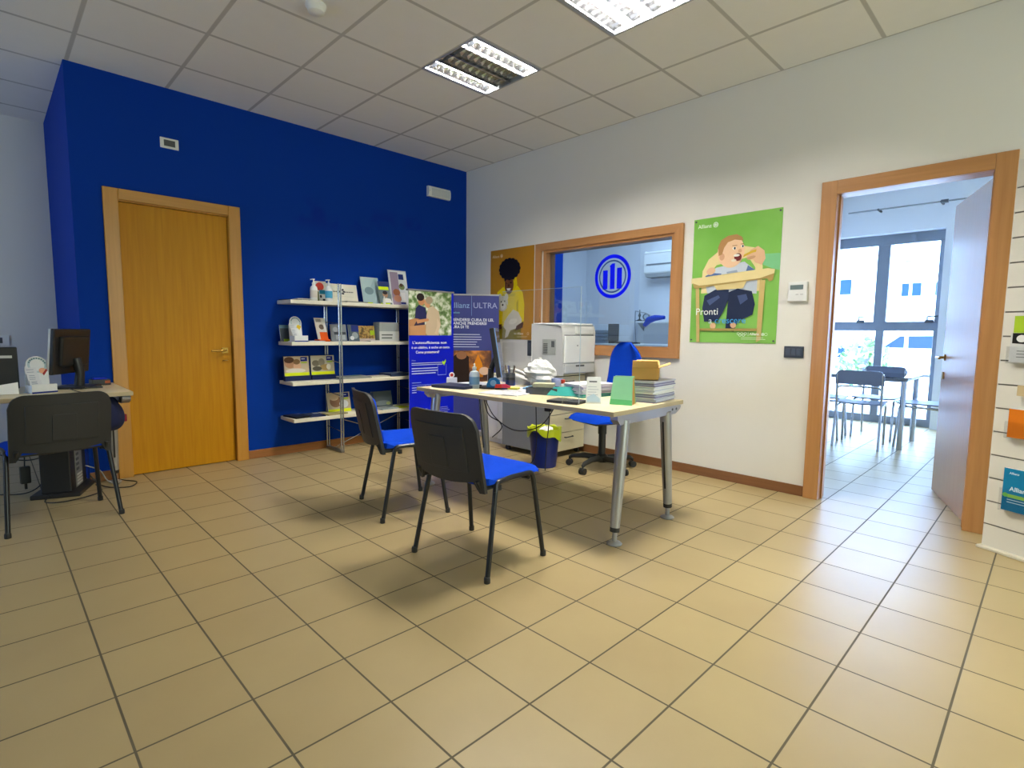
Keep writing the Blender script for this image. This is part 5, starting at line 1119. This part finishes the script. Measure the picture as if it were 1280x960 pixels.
# ================================================================ THINGS ON THE LEFT DESK
t = thing('computer_monitor', 'black monitor seen from behind on the left desk, with white sticker', 'monitor', (-3.71, -0.29, DZ), math.radians(146))
MB(M_BLACK).box((0, 0, 0.25), (0.03, 0.40, 0.30), ry=-0.10).done('housing', t, bev=0.008)
MB(M_BLACK).box((-0.022, 0, 0.25), (0.03, 0.30, 0.20), ry=-0.10).done('rear_cover', t, bev=0.012)
MB(mat('monitor_screen', '#2a3c66', 0.12)).box((0.0155, 0, 0.255), (0.003, 0.375, 0.265), ry=-0.10).done('screen', t)
MB(M_LGREY).box((0.012, 0.1985, 0.25), (0.012, 0.006, 0.30), ry=-0.10).done('side_bezel', t)
MB(flat('#d8d8d6')).box((-0.036, 0.0, 0.292), (0.002, 0.05, 0.034), ry=-0.10).done('sticker', t)
MB(M_BLACK).tube([(-0.04, 0, 0.012), (-0.05, 0, 0.10), (-0.03, 0, 0.20)], [0.03, 0.026, 0.03], 12).done('stand', t)
MB(M_BLACK).box((-0.02, 0, 0.007), (0.20, 0.24, 0.014)).done('stand_base', t, bev=0.005)
t = thing('computer_monitor', 'black screen cut by the left picture edge with a pale label strip', 'monitor', (-4.20, -0.44, DZ), math.radians(88))
MB(M_BLACK).box((0, 0, 0.155), (0.03, 0.44, 0.26), ry=-0.08).done('housing', t, bev=0.006)
MB(mat('monitor_screen', '#2a3c66', 0.12)).box((0.0155, 0, 0.158), (0.003, 0.41, 0.225), ry=-0.08).done('screen', t)
MB(M_LGREY).box((-0.022, -0.16, 0.225), (0.003, 0.07, 0.016), ry=-0.08).done('label_strip', t)
MB(M_BLACK).box((-0.005, 0, 0.012), (0.16, 0.2, 0.024)).done('stand_base', t, bev=0.004)
wp = MB(M_PAPER).prism([(-0.25, 0), (0.09, 0), (0.09, 0.075), (-0.05, 0.05), (-0.25, 0.045)], (0, 0, 0), (1, 0, 0), (0, 0.35, 0.93), 0.004)
tag(wp.done('document', loc=(-4.08, -0.56, DZ+0.001)), 'white document propped against the screen at the left picture edge', 'paper')
round_stand('white round-topped leaflet stand on the left desk before the monitor', (-3.885, -0.53, DZ), 0.35, '#d89a7a', STG)
t = thing('desk_organizer', 'small dark desk box with a blue top at the right end of the left desk', 'box', (-3.545, -0.16, DZ), 0.1)
MB(M_BLACK).box((0, 0, 0.02), (0.11, 0.09, 0.04)).done('body', t, bev=0.004)
MB(flat('#1a34d0')).box((0.0, 0, 0.046), (0.075, 0.06, 0.012)).done('blue_lid', t, bev=0.003)
MB(flat('#b05a30')).box((0.035, -0.047, 0.022), (0.03, 0.005, 0.018)).done('front_tag', t)
tag(MB(M_BLACK).box((0, 0, 0.006), (0.10, 0.06, 0.012)).done('mobile_phone', loc=(-3.615, -0.40, DZ), rz=0.2, bev=0.003), 'black flat phone lying right of the monitor stand on the left desk', 'phone')
jb = MB(mat('navy_cloth', '#1a2044', 0.9, var=0.15, scale=25, bump=0.3, bscale=40)); jb.smooth = True
def jk(u, v, s):
    a = 2*PI*u; ph = PI*(0.02+0.96*v); r = 1+0.07*math.sin(3*a+4*v)+0.05*math.sin(7*a-5*v)
    return (0.085*r*math.sin(ph)**0.7*math.cos(a)*(0.75+0.35*v) + (0.004 if s else 0), 0.12*r*math.sin(ph)**0.7*math.sin(a), 0.108+0.108*math.cos(ph)+0.008*math.sin(5*a))
jb.sheet(32, 18, jk)
bagt = thing('cloth_bag', 'dark navy cloth bag on the seat of the left visitor chair', 'bag', (-3.575, -0.64, 0.482), 0.1)
jb.done('body', bagt); MB(flat('#7a2030')).box((0.085, -0.02, 0.075), (0.02, 0.05, 0.05), rz=0.2).done('red_patch', bagt, bev=0.006)
MB(mat('navy_cloth', '#1a2044')).tube(smooth_path([(0.0, -0.05, 0.195), (0.0, -0.03, 0.22), (0.0, 0.04, 0.22), (0.0, 0.06, 0.195)]), 0.007, 8).done('strap', bagt)

# computer tower and cables
t = thing('computer_tower', 'black computer tower on the floor under the left desk', 'computer', (-3.775, -0.13, 0), math.radians(-20))
MB(M_BLACK).box((0, 0.0, 0.225), (0.165, 0.34, 0.39)).done('case', t, bev=0.005)
q = MB(mat('metal_rear_plate', '#8f9088', 0.4, metal=0.5)).box((0.0845, 0.0, 0.215), (0.004, 0.14, 0.36))
q = q.done('rear_plate', t)
p = MB(M_BLACK)
p.box((0.0875, 0.035, 0.36), (0.004, 0.05, 0.035)).done('power_inlet', q)
for k in range(5): MB(M_DGREY).box((0.0875, -0.03, 0.30-0.035*k), (0.004, 0.05, 0.018)).done('port', q)
for k in range(4): MB(mat('card_slot', '#c4c4bc', 0.4)).box((0.0875, 0.0, 0.12-0.022*k), (0.003, 0.11, 0.012)).done('slot_cover', q)
MB(M_BLACK).box((0, 0, 0.015), (0.27, 0.40, 0.03)).done('stand', t, bev=0.006)
t = thing('power_adapter', 'black power adapter with plug hanging by its lead under the left desk', 'power adapter', (-3.975, -0.03, 0.03), 0.2)
MB(M_BLACK).box((0, 0, 0.10), (0.055, 0.035, 0.12)).done('body', t, bev=0.006)
MB(M_BLACK).tube(smooth_path([(0, 0, 0.16), (0.005, 0.01, 0.28), (-0.01, 0.02, 0.45), (0.0, 0.0, 0.66)]), 0.004, 8).done('lead', t)
MB(M_BLACK).tube([(0, 0, 0.04), (0, 0, 0.0)], 0.008, 8).done('plug', t)
def cable(label, pts, r=0.004, hx=None, group=None):
    tag(MB(flat(hx) if hx else M_BLACK).tube(smooth_path(pts, 8), r, 8).done('cable'), label, 'cable', group)
cable('thin black cable looping on the floor in front of the tower', [(-3.84, -0.27, 0.03), (-3.90, -0.38, 0.006), (-3.82, -0.46, 0.006), (-3.68, -0.42, 0.006), (-3.60, -0.38, 0.02), (-3.62, -0.30, 0.05)])
cable('black cable looping on the floor by the door side of the tower', [(-3.64, -0.20, 0.10), (-3.58, -0.22, 0.02), (-3.50, -0.30, 0.006), (-3.42, -0.33, 0.006), (-3.37, -0.22, 0.006), (-3.42, -0.12, 0.006), (-3.50, -0.09, 0.03)])
cable('pale grey cable at the back of the tower', [(-3.66, -0.17, 0.17), (-3.58, -0.16, 0.12), (-3.54, -0.15, 0.04), (-3.50, -0.16, 0.006), (-3.47, -0.2, 0.006)], 0.004, '#9a9a94')
cable('black cables lying along the recessed wall under the left desk', [(-4.25, 0.1, 0.02), (-4.10, 0.0, 0.008), (-3.98, -0.06, 0.008), (-3.90, 0.02, 0.03), (-3.84, 0.06, 0.12)])
cable('black cable sagging between the adapter and the tower', [(-4.12, 0.03, 0.30), (-4.02, 0.03, 0.235), (-3.92, 0.03, 0.22), (-3.83, 0.06, 0.25)])
cable('thin dark cable draped over the front edge of the left desk', [(-3.74, -0.40, 0.746), (-3.72, -0.60, 0.746), (-3.70, -0.775, 0.747), (-3.695, -0.80, 0.735), (-3.69, -0.802, 0.69)], 0.003)
# cables under the middle desk
cable('black cable hanging in a long loop under the middle desk', [(-1.36, -1.86, 0.66), (-1.33, -1.95, 0.50), (-1.25, -2.10, 0.40), (-1.14, -2.26, 0.44), (-1.08, -2.36, 0.60), (-1.06, -2.40, 0.68)])
cable('second black cable hanging lower at the left under the middle desk', [(-1.40, -1.90, 0.66), (-1.38, -1.94, 0.52), (-1.32, -2.0, 0.46), (-1.28, -1.98, 0.40), (-1.33, -1.93, 0.33)])
cable('black lead dropping from the desk to the floor before the grey cabinet', [(-1.02, -2.10, 0.66), (-1.00, -2.09, 0.45), (-0.96, -2.06, 0.25), (-0.95, -2.00, 0.08), (-1.00, -1.88, 0.008), (-1.10, -1.80, 0.006)])
cable('black lead hanging straight down beside the waste bin', [(-0.93, -2.18, 0.68), (-0.91, -2.15, 0.45), (-0.90, -2.12, 0.25), (-0.89, -2.10, 0.10), (-0.85, -2.06, 0.008)])
t = thing('power_adapter', 'black adapter hung under the desk top above the waste bin', 'power adapter', (-1.02, -2.24, 0.54), 0.3)
MB(M_BLACK).box((0, 0, 0.05), (0.05, 0.06, 0.10)).done('body', t, bev=0.008)
MB(M_BLACK).tube([(0, 0, 0.10), (0, 0.0, 0.17)], 0.004, 8).done('lead', t)

# ================================================================ OFFICE BEHIND THE GLASS
t = thing('wall_shelf', 'white wall shelf seen through the interior window', 'shelf', (3.2, -0.72, 1.31), 0)
MB(M_WHITE).bx(-0.22, -0.001, -0.45, 0.40, 0, 0.03).done('board', t, bev=0.003)
for yy in (-0.32, 0.28): MB(M_SILVER).prism([(-0.18, 0), (0, 0), (0, -0.12)], (0, yy, 0), (1, 0, 0), (0, 0, 1), 0.01).done('bracket', t)
t = thing('trophy', 'small dark trophy on the shelf behind the glass', 'trophy', (3.09, -0.43, 1.34), 0)
MB(M_DGREY).lathe([(0.035, 0), (0.035, 0.02), (0.012, 0.03), (0.01, 0.06), (0.022, 0.085), (0.01, 0.12), (0.006, 0.17), (0, 0.175)], (0, 0, 0), 14).done('figure', t)
MB(M_BLACK).box((0, 0, 0.006), (0.085, 0.085, 0.012)).done('plinth', t)
t = thing('table_clock', 'round dark table clock on the shelf behind the glass', 'clock', (3.09, -0.545, 1.34), 0.6)
MB(M_DGREY).tube([(0.012, 0, 0.065), (-0.012, 0, 0.065)], 0.052, 24).done('case', t)
MB(flat('#a8b4c0')).tube([(-0.012, 0, 0.065), (-0.014, 0, 0.065)], 0.036, 20).done('dial', t)
MB(M_BLACK).box((0, 0, 0.007), (0.05, 0.08, 0.014)).done('foot', t)
t = thing('desk_lamp', 'blue articulated lamp in the office behind the glass', 'lamp', (2.75, -0.60, 1.02), 0)
MB(M_SILVER).tube([(0, 0, 0), (0.0, 0.03, 0.24), (0.0, 0.03, 0.46)], 0.007, 10).tube([(0, 0.03, 0.46), (0.0, -0.13, 0.43), (0.0, -0.30, 0.36)], 0.006, 10).done('arm', t)
MB(flat('#123fb4')).tube([(0.0, -0.13, 0.245), (0.0, -0.20, 0.325), (0.0, -0.30, 0.355), (0.0, -0.45, 0.36)], [0.028, 0.05, 0.045, 0.025], 18).done('lamp_shade', t)
MB(M_BLACK).lathe([(0.06, -0.02), (0.06, 0), (0.0, 0.006)], (0, 0, 0), 20).done('base', t)
t = thing('office_desk', 'pale desk in the office behind the glass', 'desk', (2.75, -0.85, 0), 0)
MB(M_WHITE).bx(-0.40, 0.40, -0.80, 0.75, 0.97, 1.0).done('desktop', t, bev=0.003)
for xx in (-0.36, 0.36):
    for yy in (-0.75, 0.70): MB(M_SILVER).bx(xx-0.025, xx+0.025, yy-0.025, yy+0.025, 0, 0.97).done('leg', t)
t = thing('computer_monitor', 'dark narrow monitor on the desk behind the glass', 'monitor', (2.60, -0.30, 1.0), math.radians(200))
MB(M_DGREY).box((0, 0, 0.165), (0.03, 0.16, 0.25)).done('housing', t, bev=0.005)
MB(M_BLACK).box((0, 0, 0.02), (0.10, 0.12, 0.04)).done('stand', t)
t = thing('keyboard', 'dark keyboard lying on the desk behind the glass', 'keyboard', (2.55, -0.52, 1.0), math.radians(70))
MB(M_BLACK).box((0, 0, 0.012), (0.30, 0.13, 0.024)).done('body', t, bev=0.003)
MB(M_DGREY).box((0, 0.0, 0.027), (0.28, 0.11, 0.006)).done('keys', t)
t = thing('radiator', 'grey louvred radiator low on the office wall behind the printer', 'radiator', (3.2, 0.36, 0.86), 0)
MB(mat('radiator_grey', '#9aa4b0', 0.5)).bx(-0.06, 0, -0.20, 0.20, 0, 0.34).done('body', t)
for k in range(6): MB(mat('radiator_slat_grey', '#7d8794', 0.5)).box((-0.065, 0, 0.03+0.055*k), (0.02, 0.39, 0.03), ry=0.4).done('slat', t)
t = thing('wall_unit', 'white slotted wall unit high in the office behind the glass', 'air conditioner', (3.2, -0.98, 2.0), 0)  # white slotted box standing for two pale bands
q = MB(M_WHITE); q.prism([(0, 0), (-0.16, 0.0), (-0.205, 0.05), (-0.21, 0.34), (-0.19, 0.36), (0, 0.36)], (0, 0.43, 0), (1, 0, 0), (0, 0, 1), 0.86); q.done('casing', t, bev=0.01)
MB(M_GREY).box((-0.20, 0, 0.17), (0.03, 0.80, 0.018)).done('slot', t)

# ================================================================ FAR ROOM
def make_school_chair(label):
    # faces +x
    t = thing('meeting_chair', label, 'chair', (0, 0, 0), 0, 'chairs at the glass table')
    WD_ = mat('grey_blue_ply', '#6c7488', 0.5)
    for s in (-1, 1):
        MB(M_CHROME).tube(fillet([(-0.235, 0.20*s, 0), (-0.175, 0.195*s, 0.42), (-0.195, 0.195*s, 0.62), (-0.215, 0.195*s, 0.77)], 0.08), 0.0125, 10).done('rear_leg', t)
        MB(M_CHROME).tube(fillet([(0.22, 0.19*s, 0), (0.19, 0.19*s, 0.435), (-0.17, 0.19*s, 0.425)], 0.03), 0.0125, 10).done('front_leg', t)
    MB(M_CHROME).tube(fillet([(-0.1985, 0.195, 0.60), (-0.2, 0.17, 0.635), (-0.2, -0.17, 0.635), (-0.1985, -0.195, 0.60)], 0.03), 0.009, 8).done('back_rail', t)
    def seat(u, v, s): 
        y = 0.205*(2*u-1); x = -0.18+0.40*v; return (x, y, 0.447+0.01*(2*u-1)**2-0.02*max(0, v-0.85) + (0.014 if s else 0))
    MB(WD_).sheet(10, 10, seat).done('seat', t)
    def back(u, v, s):
        y = 0.212*(2*u-1); r = 0.05; e = abs(y)-(0.212-r); zt = 0.80 - (r-math.sqrt(max(0, r*r-e*e)) if e > 0 else 0)
        z = 0.655+(zt-0.655)*v; return (-0.195-0.13*(z-0.655)+0.35*y*y*0 - (0.016 if s else -0.004), y, z)
    MB(WD_).sheet(16, 8, back).done('backrest', t)
    return t
sc = make_school_chair('meeting chair with its back to the doorway at the glass table'); sc.location = (2.40, -3.575, 0); sc.rotation_euler = (0, 0, math.radians(4))
dup(sc, (3.12, -3.58, 0), math.radians(178), 'meeting chair on the window side of the glass table')
dup(sc, (2.78, -4.06, 0), math.radians(92), 'meeting chair at the right end of the glass table, partly behind the door')
dup(sc, (2.70, -3.12, 0), math.radians(-88), 'meeting chair at the left end of the glass table, beyond the door frame')
t = thing('glass_table', 'glass-topped table on metal legs in the room beyond the open door', 'table', (2.78, -3.48, 0), 0)
MB(glass('table_glass', (0.78, 0.86, 0.92), 0.10)).bx(-0.38, 0.38, -0.50, 0.50, 0.728, 0.738).done('tabletop', t)
q = MB(mat('blue_grey_window_frame', '#767c86')); 
q.bx(-0.36, 0.36, -0.475, -0.455, 0.70, 0.728).bx(-0.36, 0.36, 0.455, 0.475, 0.70, 0.728).bx(-0.36, -0.34, -0.455, 0.455, 0.70, 0.728).bx(0.34, 0.36, -0.455, 0.455, 0.70, 0.728); q.done('table_frame', t)
for xx in (-0.335, 0.335):
    for yy in (-0.44, 0.44): MB(M_CHROME).tube([(xx, yy, 0), (xx, yy, 0.70)], 0.026, 16).done('leg', t)
t = thing('curtain_rod', 'thin metal curtain rod high across the far room above the window', 'curtain rod', (4.05, -3.6, 2.74), 0)
MB(M_STEEL).tube([(0, -1.2, 0), (0, 0.68, 0)], 0.010, 10).done('rod', t)
for yy in (-0.28, 0.35): MB(M_DGREY).tube([(0.15, yy, 0), (-0.01, yy, 0)], 0.014, 10).done('bracket', t)
ob = MB(M_DGREY).box((0, -0.31, 0.0), (0.04, 0.07, 0.035)); ob.done('end_clip', t)

# ================================================================ OUTSIDE
struct(MB(mat('pale_paving', '#c4c2bc', 0.9, scale=1.0)).bx(4.45, 60, -50, 40, -0.3, -0.12).done('ground_outside'))
def building(label, x, y0, y1, h, col, wins, roof):
    t = thing('building', label, 'building', (x, 0, -0.12), 0, 'buildings across the yard')
    MB(mat('render_'+col.strip('#'), col, 0.9, var=0.03, scale=0.5)).bx(0, 8, y0, y1, 0, h).done('wall', t)
    MB(mat('roof_edge', roof, 0.8)).bx(-0.3, 8.3, y0-0.3, y1+0.3, h, h+0.25).done('roof', t)
    for (yy, zz, w, hh) in wins:
        f = MB(flat('#dfe2e6')).bx(-0.06, 0.0, yy-w/2-0.08, yy+w/2+0.08, zz-0.08, zz+hh+0.08).done('window', t)
        MB(mat('far_window_glass', '#1c3050', 0.6, spec=0.05)).bx(-0.08, -0.06, yy-w/2, yy+w/2, zz, zz+hh).done('pane', f)
building('white building across the yard, straight ahead through the glass', 22.0, -3.2, 7.5, 4.3, '#e6e4de', [(1.62, 3.0, 0.62, 0.62), (-0.75, 2.85, 0.62, 0.5), (-1.75, 2.85, 0.5, 0.5), (1.15, 0.35, 1.0, 0.5)], '#c2c0bc')
building('lower pale building farther right through the glass', 32.0, -14, -2.6, 4.2, '#dfdcd4', [(-4.5, 2.4, 0.7, 0.6), (-7, 2.4, 0.7, 0.6)], '#b4aea6')
t = thing('lamp_post', 'thin lamp post outside the right window pane', 'lamp post', (14.0, -2.02, -0.12), 0)
MB(M_LGREY).tube([(0, 0, 0), (0, 0, 3.25)], [0.05, 0.03], 10).done('pole', t); MB(M_DGREY).box((-0.15, 0.05, 3.27), (0.35, 0.12, 0.07)).done('lamp_head', t)
def bush(label, loc, r, seed):
    rr = random.Random(seed); b = MB(blotch_mat('shrub_leaves', [(0.3, '#3f5a30'), (0.7, '#7c9a64')], 6.0, 0.8))
    for k in range(170):
        u = rr.random()*2*PI; v = math.acos(2*rr.random()-1); q = r*(0.6+0.4*rr.random()); c = (q*math.sin(v)*math.cos(u), q*math.sin(v)*math.sin(u), r*1.05+q*1.05*math.cos(v))
        b.box(c, (0.16, 0.10, 0.012), rr.random()*6, rr.random()*6, rr.random()*6)
    t = thing('shrub', label, 'shrub', loc, 0); b.done('foliage', t)
    MB(mat('bark', '#5a4a3a', 0.9)).tube([(0, 0, 0), (0.02, 0.02, r*1.2)], [0.05, 0.02], 8).done('stem', t)
bush('green shrub outside behind the glass table', (11.5, -1.55, -0.12), 0.62, 3)
def car(label, loc, rz, col):
    t = thing('car', label, 'car', loc, rz)
    q = MB(mat('car_paint_'+col.strip('#'), col, 0.25)); q.prism([(-2.0, 0.25), (2.0, 0.25), (2.05, 0.55), (1.9, 0.78), (1.0, 0.88), (0.45, 1.32), (-1.0, 1.36), (-1.7, 0.92), (-2.05, 0.85)], (0, 0.82, 0), (1, 0, 0), (0, 0, 1), 1.64); q.done('body', t, bev=0.08)
    MB(mat('car_glass', '#243246', 0.5, spec=0.05)).prism([(-1.45, 0.9), (0.85, 0.9), (0.42, 1.27), (-0.95, 1.30)], (0, 0.825, 0), (1, 0, 0), (0, 0, 1), 1.65).done('windows', t)
    for xx in (-1.3, 1.3):
        for yy in (-0.78, 0.78): MB(M_BLACK).tube([(xx, yy-0.09, 0.31), (xx, yy+0.09, 0.31)], 0.31, 20).done('wheel', t)
car('parked silver car outside behind the glass table', (17.5, -1.9, -0.12), math.radians(80), '#b8bcc4')
